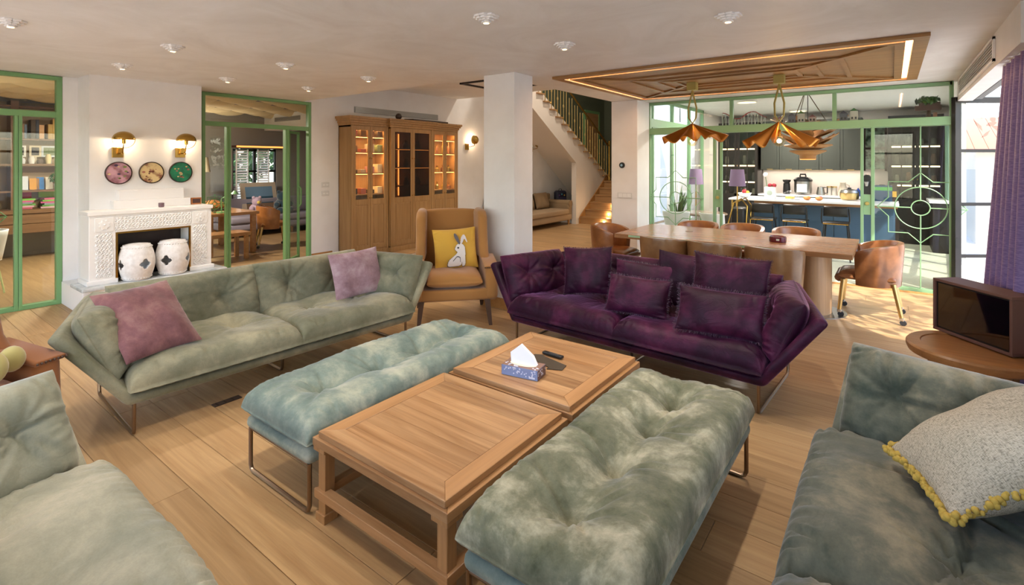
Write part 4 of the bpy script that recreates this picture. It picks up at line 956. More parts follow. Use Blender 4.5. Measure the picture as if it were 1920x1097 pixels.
# oval art discs
for y, mt, lb, c2 in ((1.999, 'art_pink', 'round pink floral disc on the chimney wall', '#7f8a4f'), (2.33, 'art_cream', 'round cream floral disc on the chimney wall', '#6d3b2c'), (2.65, 'art_green', 'round emerald floral disc on the chimney wall', '#c7a56a')):
    t = thing('wall_disc', lb, 'wall art', (-7.3, y, 1.522), 0, 'round floral discs over the mantel'); MR = Matrix.Rotation(PI/2, 4, 'Y')
    MB().lathe([(.0, .022), (.122, .022), (.124, .012), (.124, .0)], 40, M=MR).build('disc', mt, t, smooth=True)
    MB().lathe([(.124, .0), (.132, .0), (.133, .028), (.127, .03), (.124, .0)], 40, M=MR).build('rim', 'dark_wood', t, smooth=True)
    rs = random.Random(int(y*100))
    for i in range(14):
        a = rs.uniform(0, 6.28); r = .105*math.sqrt(rs.random()); rr = rs.uniform(.006, .02)
        MB().prism([(r*math.cos(a)+rr*math.cos(k), r*math.sin(a)+rr*.7*math.sin(k)) for k in [j*.9 for j in range(7)]], .0222, .0245, 'x').build('petal', C(rs.choice((c2, '#4a3550', '#a86b5a', '#d9c28c'))), t)
def sconce(label, loc, energy=4.5, side=None):
    """brass dome lamp on a square plate; wall normal +x"""
    t = thing('wall_sconce', label, 'wall lamp', loc, 0, 'brass dome wall lamps')
    B('plate', 'brass', t, (0, .022, -.055, .055, -.06, .06), bevel=.003)
    MB().tube([(.02, .015, -.01), (.10, .015, -.01), (.12, .02, .02), (.12, .03, .10)], .007, 8).build('arm', 'brass', t, smooth=True); MB().ball((.11, .018, -.015), .014, 10).build('knuckle', 'brass', t, smooth=True)
    MB().lathe([(0, 0), (.02, 0), (.022, .05), (0, .05)], 14, (.12, .03, .10)).build('socket', 'brass', t, smooth=True)
    hb = .15
    MB().lathe([(.112*math.cos(a), hb+.095*math.sin(a)) for a in [PI/2*i/10 for i in range(11)]], 32, (.12, .03, 0)).build('dome', 'brass', t, smooth=True, sharp=0).modifiers.new('solid', 'SOLIDIFY').thickness = .003
    MB().tube([(.12, .03+.11*math.cos(a), hb+.10*math.sin(a)) for a in [PI+PI*i/16 for i in range(17)]], .0035, 6).build('hoop', 'brass', t, smooth=True)
    MB().ball((.12, .03, .185), .024, 10).build('bulb', 'bulb_glow', t, smooth=True, sharp=0)
    d = bpy.data.lights.new('sconce_light', 'POINT'); d.energy = energy; d.color = (1, .78, .52); d.shadow_soft_size = .02
    o = bpy.data.objects.new('sconce_light', d); COL.objects.link(o); o.parent = t; o.location = (.065, .03, .14)
    return t
sconce('brass dome wall lamp above the pink disc', (-7.3, 1.99, 1.765)); sconce('brass dome wall lamp above the emerald disc', (-7.3, 2.645, 1.77))
def ball_sconce(label, loc):
    t = thing('wall_sconce', label, 'wall lamp', loc, 0, 'brass disc wall lamps in the hall'); B('plate', 'brass', t, (0, .02, -.06, .06, -.07, .07), bevel=.003)
    MB().tube([(.02, 0, 0), (.10, .02, .0), (.13, .12, .03), (.13, .14, .10)], .007, 8).build('arm', 'brass', t, smooth=True)
    MB().lathe([(0, .11), (.05, .10), (.09, .065), (.105, .0), (.10, .0), (.085, .05), (0, .09)], 28, M=Matrix.Translation((.10, .14, .16)) @ Matrix.Rotation(PI/2, 4, 'Y')).build('dish', 'brass', t, smooth=True, sharp=30)
    MB().ball((.09, .14, .16), .02, 10).build('bulb', 'bulb_glow', t, smooth=True, sharp=0)
    d = bpy.data.lights.new('sconce_light', 'POINT'); d.energy = 14; d.color = (1, .78, .52); d.shadow_soft_size = .02
    o = bpy.data.objects.new('sconce_light', d); COL.objects.link(o); o.parent = t; o.location = (.08, .14, .16)
ball_sconce('brass disc wall lamp beside the oak cabinet', (-7.75, 8.62, 2.0)); ball_sconce('brass disc wall lamp further down the hall', (-7.75, 11.2, 2.0))
# switches
for z, lb in ((1.262, 'upper white switch plate beside the green door'), (1.115, 'lower white switch plate beside the green door')):
    t = thing('light_switch', lb, 'switch', (-7.75, 5.02, z), 0, 'white switch plates'); B('plate', C('#d3d2d0', .35), t, (0, .012, -.07, .07, -.045, .045), bevel=.003)
    for s in (-.03, .03): B('button', 'plastic_white', t, (.01, .014, s-.022, s+.022, -.012, .012), bevel=.002)
t = thing('thermostat', 'round black thermostat on the far column', 'thermostat', (-3.52, 7.70, 1.60)); MB().lathe([(0, .03), (.04, .03), (.048, .015), (.048, 0)], 24, M=Matrix.Rotation(PI/2, 4, 'X')).build('dial', 'black_plastic', t, smooth=True); MB().lathe([(0, .032), (.02, .032), (.02, .030)], 20, M=Matrix.Rotation(PI/2, 4, 'X')).build('display', C('#8fb4c8'), t)
t = thing('light_switch', 'wide white switch panel on the far column', 'switch', (-3.47, 7.70, 1.11), 0, 'white switch plates'); B('plate', C('#d3d2d0', .35), t, (-.13, .13, -.012, 0, -.045, .045), bevel=.003)
for k in range(3): B('button', 'plastic_white', t, (-.11+k*.075, -.045+k*.075, -.014, -.01, -.03, .03), bevel=.002)
t = thing('wall_vent', 'grey slotted air vent above the oak cabinet', 'vent', (-7.75, 6.65, 2.60)); B('frame', 'vent_grey', t, (0, .012, -1.05, 1.05, -.055, .055), bevel=.002)
for k in range(5): B('slat', 'steel', t, (.012, .018, -1.03, 1.03, -.045+k*.02, -.037+k*.02))

# ---------------------------------------------------------------- oak display cabinet
cb = thing('display_cabinet', 'tall lit oak display cabinet with glazed doors in the hall', 'cabinet', (-7.75, 0, 0)); CB = 'cabinet_oak'
def cab_unit(y0, y1, dep, H, door_mat, n=2, glow='led_cabinet', shelves=(1.08, 1.45, 1.82, 2.1)):
    zl = .98
    B('carcass', CB, cb, (0, dep, y0, y0+.025, .08, H-.14), (0, dep, y1-.025, y1, .08, H-.14), (0, .02, y0, y1, .08, H-.14), (0, dep, y0, y1, H-.17, H-.14), (0, dep, y0, y1, .08, .11), (0, dep-.02, y0+.027, y1-.027, zl-.02, zl), bevel=.002)
    B('plinth', CB, cb, (0, dep+.012, y0-.005, y1+.005, 0, .09), bevel=.004)
    for i, (z, e) in enumerate(((H-.14, .012), (H-.10, .03), (H-.06, .055), (H-.025, .075))): B('cornice', CB, cb, (0, dep+e, y0-e, y1+e, z, z+.042), bevel=.006)
    st = .045; B('stile', CB, cb, (dep-.01, dep+.016, y0, y0+st, .09, H-.14), bevel=.003); B('stile', CB, cb, (dep-.01, dep+.016, y1-st, y1, .09, H-.14), bevel=.003)
    w = (y1-y0-2*st)/n
    for k in range(n):
        a = y0+st+k*w+.003; b = a+w-.006; r = .05
        z0, z1 = .11, H-.15
        door = B('door', CB, cb, (dep-.008, dep+.012, a, a+r, z0, z1), (dep-.008, dep+.012, b-r, b, z0, z1), (dep-.008, dep+.012, a+r, b-r, z0, z0+.08), (dep-.008, dep+.012, a+r, b-r, z1-.07, z1), (dep-.008, dep+.012, a+r, b-r, .90, 1.0), bevel=.003)
        B('panel', CB, door, (dep-.005, dep+.004, a+r, b-r, z0+.08, .90)); B('panel_field', CB, door, (dep+.003, dep+.009, a+r+.02, b-r-.02, z0+.10, .88), bevel=.005)
        B('glass_pane', door_mat, door, (dep, dep+.003, a+r, b-r, 1.0, z1-.07))
        hy = b-.02 if k == 0 else a+.02
        MB().ball((dep+.025, hy, 1.02), .010, 8).build('knob', 'brass', door, smooth=True); MB().ball((dep+.025, hy, 1.72), .010, 8).build('knob', 'brass', door, smooth=True)
    for z in shelves: B('shelf', CB, cb, (.02, dep-.03, y0+.025, y1-.025, z-.012, z+.008)); 
    for z in list(shelves[1:])+[H-.17]:
        d = bpy.data.lights.new('shelf_glow', 'AREA'); d.shape = 'RECTANGLE'; d.size = .04; d.size_y = (y1-y0)-.12; d.energy = (3.6 if door_mat == 'clear_glass' else .8); d.color = (1, .62, .25)
        o = bpy.data.objects.new('shelf_glow', d); COL.objects.link(o); o.parent = cb; o.location = (dep-.06, (y0+y1)/2, z-.02)
    for z in list(shelves[1:])+[H-.175]: B('led_strip', glow, cb, (dep-.05, dep-.04, y0+.03, y1-.03, z-.016, z-.0125))
    d = bpy.data.lights.new('cabinet_glow', 'AREA'); d.shape = 'RECTANGLE'; d.size = .1; d.size_y = (y1-y0)-.15; d.energy = .5; d.color = (1, .60, .22)
    o = bpy.data.objects.new('cabinet_glow', d); COL.objects.link(o); o.parent = cb; o.location = (dep*.6, (y0+y1)/2, H-.2)
cab_unit(5.28, 6.08, .35, 2.43, 'clear_glass'); cab_unit(6.09, 7.15, .41, 2.43, 'smoke_glass', shelves=(1.2, 1.55, 1.9)); cab_unit(7.16, 7.94, .35, 2.43, 'clear_glass')
for y in (6.14, 6.60): B('led_strip', 'led_cabinet', cb, (.03, .04, y-.01, y+.01, 1.0, 2.2))
rs = random.Random(11); cc = ['#b8a48a', '#7d5a3a', '#d7c6a0', '#a35c4a', '#5a4632', '#8f9a6a', '#c98f86', '#3a3028']; loccab = []
nmz = {1.08: 'lowest shelf', 1.45: 'second shelf', 1.82: 'third shelf', 2.1: 'top shelf'}
for z in (1.08, 1.45, 1.82, 2.1):
    for i in range(4):
        y = 5.40+i*.18; hh = rs.uniform(.05, .16); t = tag(B('keepsake_box', C(rs.choice(cc)), None, (-.07, .07, -.055, .055, 0, hh), bevel=.004, loc=(-7.52, y, z+.0085)), 'small keepsake box on the %s of the left cabinet bay, %s from its left' % (nmz[z], ['first', 'second', 'third', 'fourth'][i]), 'box', 'boxes in the left cabinet bay')
for z in (1.08, 1.45, 1.82):
    for i in range(4):
        y = 7.28+i*.17; hh = rs.uniform(.12, .26) if z > 1.7 else rs.uniform(.08, .16); r = rs.uniform(.03, .05)
        t = thing('glass_bottle', 'glass bottle on the %s of the right cabinet bay, %s from its left' % (nmz[z], ['first', 'second', 'third', 'fourth'][i]), 'bottle', (-7.52, y, z+.0085), 0, 'bottles in the right cabinet bay')
        MB().lathe([(0, 0), (r, 0), (r, hh*.6), (r*.35, hh*.78), (r*.35, hh), (0, hh)], 14).build('body', C(rs.choice(('#a98f3f', '#7c6a2a', '#b9a878', '#8a5a3a')), .15), t, smooth=True); MB().cyl((0, 0, hh), r*.4, .02, 10).build('stopper', 'brass', t)
for z in (1.2, 1.55, 1.9):
    for i in range(3):
        t = tag(MB().lathe([(0, 0), (.05, 0), (.06, .06), (.03, .12), (.035, .16), (0, .16)], 14).build('dark_vase', C('#3a2c22', .3), None, smooth=True, loc=(-7.5, 6.3+i*.3, z+.0085)), 'small dark vase behind smoked glass, %s row, %s from the left' % ({1.2: 'bottom', 1.55: 'middle', 1.9: 'top'}[z], ['first', 'second', 'third'][i]), 'vase', 'vases behind smoked glass')
t = thing('rolled_mat', 'long flat board lying on top of the oak cabinet', 'board', (-7.55, 7.2, 2.448)); MB().boxc((0, 0, .03), (.25, 1.0, .03), (0, .05, .04)).build('board', 'dark_wood', t)
t = tag(MB().ball((0, 0, .06), .06, 14).build('dark_ball', 'dark_wood', None, smooth=True, loc=(-7.42, 6.35, 2.448)), 'dark ball on top of the oak cabinet', 'ball')
t = thing('hall_rug', 'patterned beige runner rug before the oak cabinet', 'rug', (-6.35, 6.9, 0)); B('pile', 'rug_pattern', t, (-.55, .55, -1.5, 1.5, .0005, .012), bevel=.003)
for s in (-1, 1): B('border', C('#b29a7e'), t, (-.55, .55, s*1.47-.04, s*1.47+.04, .011, .0135))

# ---------------------------------------------------------------- hall sofa, ledge, backpack
t = thing('hall_sofa', 'beige striped roll arm sofa under the stairs', 'sofa', (-7.74, 9.15, 0))
def rb(nm, mt, *a, bev=.04): MB().box(*a).build(nm, mt, t, smooth=True, sharp=0, bevel=bev, seg=4)
rb('base', 'sofa_beige', .02, .93, .02, 2.62, .12, .28); rb('seat_cushion', 'sofa_beige', .25, .95, .2, 2.44, .28, .42); rb('backrest', 'sofa_stripe', .02, .25, .02, 2.62, .28, .80)
for y in (.0, 2.44): 
    rb('arm', 'sofa_stripe', .02, .92, y, y+.20, .12, .55); MB().tube([(.02, y+.10, .55), (.93, y+.10, .55)], .095, 16).build('arm_roll', 'sofa_stripe', t, smooth=True)
for x in (.08, .86):
    for y in (.1, 2.54): MB().lathe([(.02, 0), (.035, .12)], 10, (x, y, 0)).build('foot', 'trim_oak', t, smooth=True)
for y in (.55, 1.25, 1.95): cushion(.6, .42, .18, (), 20, 20, 3, .5, .03, .002, 4).build('back_cushion', 'sofa_stripe', t, smooth=True, sharp=0, loc=(.36, y+.05, .64), rot=(PI/2-.25, 0, PI/2))
t = thing('white_ledge', 'white ledge under the stairs behind the hall sofa', 'ledge', (-7.74, 12.0, 0)); B('body', 'white_paint', t, (0, .84, 0, 1.0, 0, .42)); B('top', 'white_paint', t, (0, .86, -.02, 1.0, .42, .46))
t = thing('backpack', 'dark blue backpack on the white ledge', 'backpack', (-7.40, 12.12, .462), D(60))
MB().box(-.17, .17, -.1, .1, 0, .40).build('body', C('#23243a'), t, smooth=True, sharp=0, bevel=.07, seg=4); MB().box(-.13, .13, -.14, -.09, .04, .22).build('pocket', C('#2f2c4a'), t, smooth=True, sharp=0, bevel=.03, seg=3); MB().tube([(-.05, 0, .39), (-.03, 0, .44), (.03, 0, .44), (.05, 0, .39)], .01, 6).build('handle', 'black_plastic', t)
for i, c in enumerate(('#7a4a8a', '#3f8a9a', '#c9a04a')): MB().ball((-.08+.08*i, -.10, .27+.03*(i % 2)), .022, 8).build('badge', C(c), t, smooth=True)

# ---------------------------------------------------------------- stairs
st = thing('staircase', 'oak and white staircase with brass balusters at the back of the hall', 'staircase', (0, 0, 0)); rz, tr = .185, .28
for i in range(6):
    y = 12.0+i*tr; B('riser', 'stair_oak', st, (-6.70, -5.3, y, y+.02, i*rz, (i+1)*rz-.03)); B('tread', 'stair_oak', st, (-6.70, -5.3, y-.025, y+tr+.02, (i+1)*rz-.03, (i+1)*rz), bevel=.004)
zl = 6*rz
B('landing', 'stair_oak', st, (-7.75, -5.3, 12.0+6*tr, 15.5, zl-.1, zl+.001))
m = MB(); m.prism([(11.95, 0), (13.75, 0), (13.75, zl+.2), (13.6, zl+.16), (12.0, .20), (11.95, .14)], -6.715, -6.695, 'x'); m.build('skirting', 'trim_oak', st)
# wall under and beside the upper flight
def fz(y): return 1.24+(13.7-y)*.591
m = MB(); m.prism([(11.82, 0), (13.76, 0), (13.76, fz(13.7)-.02), (10.0, fz(10.0)), (9.2, fz(9.2)), (9.2, fz(9.2)-.62), (11.82, fz(11.82)-.72)], -6.86, -6.72, 'x'); m.build('flank_wall', 'wall_stair', st)
m = MB(); m.prism([(13.7, zl), (13.76, fz(13.7)), (9.2, fz(9.2)), (9.2, fz(9.2)-.5), (11.82, fz(11.82)-.6), (13.7, .4)], -7.75, -6.86, 'x'); m.build('flight_soffit', 'wall_stair', st)
for i in range(15):
    y = 13.62-i*.285; z = zl+(i+1)*.1685; m = MB()
    B('upper_tread', 'stair_oak', st, (-7.75, -6.66, y-.285, y+.02, z-.03, z), bevel=.004)
    if i < 12:
        MB().ball((-6.64, y-.05, z-.045), .022, 8).build('tread_stud', 'brass', st, smooth=True)
    for dy in (-.06, -.20): MB().rod((-6.70, y+dy, z), (-6.70, y+dy, z+.86), .010, 6).build('baluster', 'brass_pale', st, smooth=True)
    MB().tube([(-6.70, y-.20+.03*math.cos(a), z+.45+.045*math.sin(a)) for a in [2*PI*k/10 for k in range(10)]], .006, 5, True).build('baluster_ring', 'brass_pale', st, smooth=True)
MB().bar((-6.70, 13.72, zl+1.02), (-6.70, 9.4, zl+1.02+4.32*.591), .05, .035).build('handrail', 'brass', st, bevel=.008)
MB().rod((-6.70, 13.75, zl), (-6.70, 13.75, zl+1.12), .035, 12).build('newel_post', 'brass', st, smooth=True); MB().ball((-6.70, 13.75, zl+1.14), .04, 10).build('newel_cap', 'brass', st, smooth=True)
for i in range(3):
    MB().lathe([(0, .006), (.022, .006), (.026, 0)], 14, M=Matrix.Translation((-6.0, 12.0+i*tr-.001, i*rz+.085)) @ Matrix.Rotation(PI/2, 4, 'X')).build('step_light', 'stair_glow', st)
    d = bpy.data.lights.new('step_light', 'POINT'); d.energy = 2.2; d.color = (1, .78, .5); d.shadow_soft_size = .02; o = bpy.data.objects.new('step_light', d); COL.objects.link(o); o.parent = st; o.location = (-6.0, 11.95+i*tr, i*rz+.085)
dr = thing('landing_door', 'green framed wooden door at the stair landing', 'door', (-7.70, 14.55, zl), -PI/2); B('frame', 'green_frame', dr, (-.5, -.42, -.05, .03, 0, 2.1), (.42, .5, -.05, .03, 0, 2.1), (-.5, .5, -.05, .03, 2.1, 2.18), bevel=.004)
B('leaf', 'stair_oak', dr, (-.42, .42, -.03, .02, 0, 2.1)); B('window_pane', emit('landing_window', '#cfe0f0', 1.5) and 'landing_window', dr, (-.36, -.2, -.036, -.03, .5, 1.9)); B('handle', 'brass', dr, (.3, .36, -.07, -.03, .95, 1.05))
S('trim_hall_skylight', 'black_frame', (-6.1, -4.6, 6.6, 6.64, 3.02, 3.05), (-6.1, -4.6, 7.5, 7.54, 3.02, 3.05), (-6.1, -6.06, 6.6, 7.54, 3.02, 3.05), (-4.64, -4.6, 6.6, 7.54, 3.02, 3.05))
def fill_lamp(label, loc, e, col=(1, .88, .74)):  # disc fixture and light added to brighten hall, stairwell, kitchen and study
    t = thing('fill_lamp', label, 'ceiling lamp', loc, 0, 'added round fill lamps')
    MB().lathe([(.16, .05), (.17, .03), (.17, 0), (.15, 0), (.15, .05)], 28).build('rim', 'white_paint', t, smooth=True); MB().lathe([(0, -.002), (.15, -.002), (.15, .004)], 28).build('diffuser', 'undercounter', t)
    d = bpy.data.lights.new('fill_light', 'AREA'); d.shape = 'DISK'; d.size = .3; d.energy = e; d.color = col; d.spread = PI
    o = bpy.data.objects.new('fill_light', d); COL.objects.link(o); o.parent = t; o.location = (0, 0, -.01)
for loc, e in (((-5.33, 6.95, 3.0), 16), ((-5.6, 10.0, 5.54), 70)):
    fill_lamp('added round fill lamp '+('over the hall' if e == 16 else 'high in the stairwell'), loc, e, (1, .88, .74))
# ---------------------------------------------------------------- kitchen
KG = 'kitchen_green'
def glazed_tall(label, x0, x1, seed):
    t = thing('glazed_cabinet', label, 'cabinet', (0, 0, 0), 0, 'tall black glazed kitchen cabinets'); y = 13.0
    B('carcass', 'cabinet_dark', t, (x0, x0+.03, y, 13.65, 0, 2.6), (x1-.03, x1, y, 13.65, 0, 2.6), (x0, x1, 13.62, 13.65, 0, 2.6), (x0, x1, y, 13.65, 2.5, 2.6), (x0, x1, y, 13.65, 0, .1), (x0, x1, y+.02, 13.65, .78, .82))
    w = (x1-x0)/2
    for k in range(2):
        a, b = x0+k*w+.004, x0+(k+1)*w-.004
        dr = B('door', 'cabinet_dark', t, (a, a+.055, y-.03, y, .1, 2.5), (b-.055, b, y-.03, y, .1, 2.5), (a, b, y-.03, y, 2.42, 2.5), (a, b, y-.03, y, .82, .90), (a, b, y-.02, y, .1, .82))
        B('glazing_bar', 'cabinet_dark', dr, ((a+b)/2-.012, (a+b)/2+.012, y-.03, y, .9, 2.42))
        for z in (1.21, 1.60, 2.0): B('glazing_bar', 'cabinet_dark', dr, (a+.055, b-.055, y-.03, y, z-.012, z+.012))
        B('glass_pane', 'reeded_glass', dr, (a+.05, b-.05, y-.016, y-.012, .9, 2.42)); MB().ball((b-.03 if k == 0 else a+.03, y-.045, 1.3), .012, 8).build('knob', 'brass', dr, smooth=True)
    for z in (1.19, 1.58, 1.98):
        B('shelf', 'shelf_green_edge', t, (x0+.03, x1-.03, y+.03, 13.6, z, z+.012)); B('led_strip', 'led_shelf', t, (x0+.04, x1-.04, y+.05, y+.07, z-.03, z-.002))
    rs = random.Random(seed)
    for z in (.822, 1.203, 1.593, 1.993):
        for i in range(4):
            h = rs.uniform(.10, .24); tag(MB().lathe([(0, 0), (.04, 0), (.05, h*.5), (.035, h), (0, h)], 10).build('glass_jar', C(rs.choice(('#8d8a84', '#b7b2a6', '#6e6a70', '#9a7a6a')), .3), None, smooth=True, loc=(x0+.14+i*(x1-x0-.28)/3, 13.3, z)), 'jar on the %s shelf of the %s glazed cabinet, %s from the left' % ({.822: 'lowest', 1.203: 'second', 1.593: 'third', 1.993: 'top'}[z], 'left' if seed == 1 else 'right', ['first', 'second', 'third', 'fourth'][i]), 'jar', 'jars in the glazed cabinets')
glazed_tall('black glazed cabinet left of the kitchen counter', -3.42, -2.52, 1); glazed_tall('black glazed cabinet right of the kitchen counter', -.06, .82, 2)
uc = thing('wall_cabinets', 'dark green wall cabinets above the white backsplash', 'cabinet', (0, 0, 0)); B('carcass', KG, uc, (-2.46, -.50, 13.05, 13.65, 1.47, 2.6))
for k in range(5):
    a = -2.455+k*.392; dr = B('door', KG, uc, (a, a+.386, 13.02, 13.05, 1.475, 2.58), bevel=.003); B('frame_rail', KG, dr, (a+.0, a+.386, 13.012, 13.02, 1.475, 1.53), (a, a+.05, 13.012, 13.02, 1.53, 2.58), (a+.336, a+.386, 13.012, 13.02, 1.53, 2.58), bevel=.002); B('handle', 'brass_pale', dr, (a+.13, a+.25, 12.995, 13.012, 1.485, 1.495))
B('under_light', 'undercounter', uc, (-2.4, -.55, 13.5, 13.55, 1.462, 1.469))
d = bpy.data.lights.new('under_light', 'AREA'); d.shape = 'RECTANGLE'; d.size = 2.2; d.size_y = .1; d.energy = 7; d.color = (1, .90, .80); o = bpy.data.objects.new('under_light', d); COL.objects.link(o); o.parent = uc; o.location = (-1.45, 13.45, 1.45)
bc = thing('base_cabinets', 'dark base cabinets along the kitchen back wall', 'cabinet', (0, 0, 0)); B('carcass', KG, bc, (-2.51, -.07, 13.05, 13.64, .1, .87)); B('plinth', 'cabinet_dark', bc, (-2.5, -.08, 13.1, 13.64, 0, .1))
for k in range(5): B('door', KG, bc, (-2.51+k*.488, -2.03+k*.488-.006, 13.03, 13.05, .12, .86), bevel=.003)
tag(B('worktop', 'counter_white', None, (-2.52, -.06, 13.0, 13.65, .872, .91), bevel=.004), 'white worktop along the kitchen back wall', 'worktop')
kwn = struct(bpy.data.objects.new('window_7', None)); COL.objects.link(kwn)
B('garden_glass', mottled('garden_view', '#20382a', '#8fae9a', 8, .1, 0, lo=.4, hi=.62) and 'garden_view', kwn, (-.46, -.12, 13.62, 13.645, 1.5, 2.4)); B('frame', 'dark_wood', kwn, (-.5, -.46, 13.58, 13.65, 1.46, 2.45), (-.12, -.08, 13.58, 13.65, 1.46, 2.45), (-.46, -.12, 13.58, 13.65, 1.93, 1.97), (-.46, -.12, 13.58, 13.65, 2.4, 2.45))
# island
isl = thing('kitchen_island', 'blue kitchen island with white worktop and wood edge', 'kitchen island', (0, 0, 0)); B('body', 'island_blue', isl, (-2.15, .05, 10.75, 11.35, .05, .88)); B('worktop', 'counter_white', isl, (-2.55, .1, 10.45, 11.4, .92, .955), bevel=.004); B('wood_edge', 'dining_oak', isl, (-2.1, .08, 10.5, 11.38, .875, .92))
for k in range(5): B('panel', 'island_blue', isl, (-2.14+k*.437, -2.14+k*.437+.425, 10.735, 10.75, .1, .86), bevel=.004)
for x in (-2.5, -2.42): MB().rod((x, 10.55, 0), (x, 10.55, .92), .018, 10).build('leg', 'brass', isl, smooth=True)
def bar_stool(label, x):
    t = thing('bar_stool', label, 'bar stool', (x, 10.18, 0), 0, 'black bar stools at the island')
    MB().box(-.19, .19, -.17, .19, .61, .635).build('seat', 'black_metal', t, smooth=True, sharp=0, bevel=.02, seg=3)
    def fn(u, v): a = (u-.5)*1.5; return (.26*math.sin(a), -.19-.06*(math.cos(a)-.75)*2+.03, .74+.17*v)
    o = MB().grid(fn, 14, 4).build('backrest', 'black_metal', t, smooth=True, sharp=0); q_ = o.modifiers.new('solid', 'SOLIDIFY'); q_.thickness = .014
    for s in (-1, 1):
        MB().tube([(s*.19, -.17, .62), (s*.20, -.20, .70), (s*.19, -.195, .88)], .011, 8).build('back_post', 'black_metal', t, smooth=True)
        MB().tube([(s*.16, -.15, .62), (s*.21, -.21, 0)], .012, 8).build('leg', 'black_metal', t, smooth=True); MB().tube([(s*.16, .15, .62), (s*.21, .21, 0)], .012, 8).build('leg', 'black_metal', t, smooth=True)
    MB().tube([(-.187, -.185, .22), (.187, -.185, .22), (.187, .185, .22), (-.187, .185, .22)], .008, 6, True).build('foot_ring', 'black_metal', t)
    MB().rod((-.18, -.175, .612), (.18, -.175, .612), .009, 8).build('brass_rail', 'brass', t)
    return t
bs = bar_stool('black bar stool at the left of the island', -1.87); clone(bs, 'black bar stool in the middle of the island', (-1.36, 10.18, 0)); clone(bs, 'black bar stool at the right of the island', (-.75, 10.18, 0))
# things on the island and the worktop
def lt(name, label, cat, loc, *parts, group=None, rz=0):
    t = thing(name, label, cat, loc, rz, group)
    for p in parts: p[1].build(p[0], p[2], t, smooth=True, sharp=35)
    return t
def LA(*prof, n=18, c=(0, 0, 0)): return MB().lathe(list(prof), n, c)
ZI = .957; ZW = .912
lt('fruit_bowl', 'white bowl of wrapped sweets on the island', 'bowl', (-2.32, 10.75, ZI), ('bowl', LA((0, .005), (.05, 0), (.10, .04), (.13, .09), (.125, .09), (.09, .045), (0, .02)), 'plastic_white'), ('red_sweet', MB().ball((.0, 0, .11), .05, 10), 'red_plastic'), ('yellow_sweet', MB().ball((.06, -.02, .10), .035, 8), C('#d9b23a')), ('jar', LA((0, .1), (.045, .1), (.045, .19), (0, .19), c=(-.03, .03, 0)), 'clear_glass'))
lt('flower_box', 'white printed vase box with red and white roses on the island', 'vase', (-1.86, 10.72, ZI), ('box', MB().box(-.09, .09, -.07, .07, 0, .22), 'plastic_white'), ('print', MB().ball((0, -.07, .11), .05, 10, sy=.1), C('#9aa79a')), ('stem', MB().tube([(-.05, 0, .2), (-.08, 0, .42)], .006, 6), 'leaf_dark'), ('white_rose', MB().ball((-.08, 0, .45), .045, 10), 'rose_white'), ('red_rose', MB().ball((.0, -.02, .25), .04, 10), 'rose_red'), ('red_rose', MB().ball((.07, .0, .25), .04, 10), 'rose_red'), ('leaf', MB().ball((.02, .03, .235), .07, 8, sz=.4), 'leaf_dark'))
lt('glass_cloche', 'clear glass cloche dome on the island', 'cloche', (-1.52, 10.70, ZI), ('dome', LA((.15, 0), (.14, .06), (.09, .13), (.03, .16), (0, .165), n=24), 'clear_glass'), ('plate', LA((0, 0), (.16, 0), (.17, .012), (0, .012), n=24), 'plastic_white'), ('cake', LA((0, .012), (.08, .012), (.075, .05), (0, .06)), C('#c9a84e')))
for i, x in enumerate((-1.24, -1.05)): lt('pastry', ['golden pastry bun on the island', 'layered pink cake slice on the island'][i], 'pastry', (x, 10.66, ZI), ('bun', MB().ball((0, 0, .035), .06, 12, sz=.6), C('#c98648')), ('topping', MB().ball((.02, 0, .06), .03, 8, sz=.6), C(('#d9a860', '#c4565a')[i])), group='pastries on the island')
lt('pressure_cooker', 'large black and steel pressure cooker on the worktop', 'pressure cooker', (-1.62, 13.25, ZW), ('body', LA((0, 0), (.17, .02), (.18, .1), (.18, .30), (0, .30), n=24), 'steel'), ('lid', LA((.19, .30), (.19, .34), (.14, .39), (.05, .41), (0, .41), n=24), 'black_plastic'), ('handle', MB().tube([(-.06, 0, .40), (-.05, 0, .46), (.05, 0, .46), (.06, 0, .40)], .018, 8), 'black_plastic'), ('panel', MB().box(-.1, .1, -.19, -.165, .06, .24), 'plastic_white'))
lt('coffee_grinder', 'black coffee grinder left of the pressure cooker', 'grinder', (-1.95, 13.25, ZW), ('body', LA((0, 0), (.07, 0), (.08, .05), (.07, .25), (0, .27)), 'black_plastic'), ('hopper', LA((.05, .25), (.085, .3), (.085, .33), (0, .34)), 'black_plastic'))
lt('kettle', 'steel kettle with black handle on the worktop', 'kettle', (-1.28, 13.3, ZW), ('body', LA((0, 0), (.08, 0), (.085, .04), (.06, .18), (0, .2)), 'steel'), ('handle', MB().tube([(.06, 0, .17), (.13, 0, .17), (.13, 0, .05), (.08, 0, .04)], .011, 6), 'black_plastic'))
for i, x in enumerate((-1.12, -1.02)): lt('storage_jar', ['left', 'right'][i]+' clear storage jar with pale lid on the worktop', 'jar', (x, 13.35, ZW), ('glass', LA((0, 0), (.05, 0), (.05, .17), (0, .17)), C('#c4bdb2', .2)), ('lid', LA((0, .17), (.05, .17), (.05, .2), (0, .2)), 'brass_pale'), group='storage jars on the worktop')
lt('water_jug', 'cream lidded jug on the worktop', 'jug', (-.86, 13.3, ZW), ('body', LA((0, 0), (.09, 0), (.10, .06), (.07, .18), (.05, .27), (.06, .29), (0, .29)), C('#c9bda8')), ('handle', MB().tube([(.05, 0, .26), (.12, 0, .22), (.10, 0, .1)], .01, 6), C('#c9bda8')))
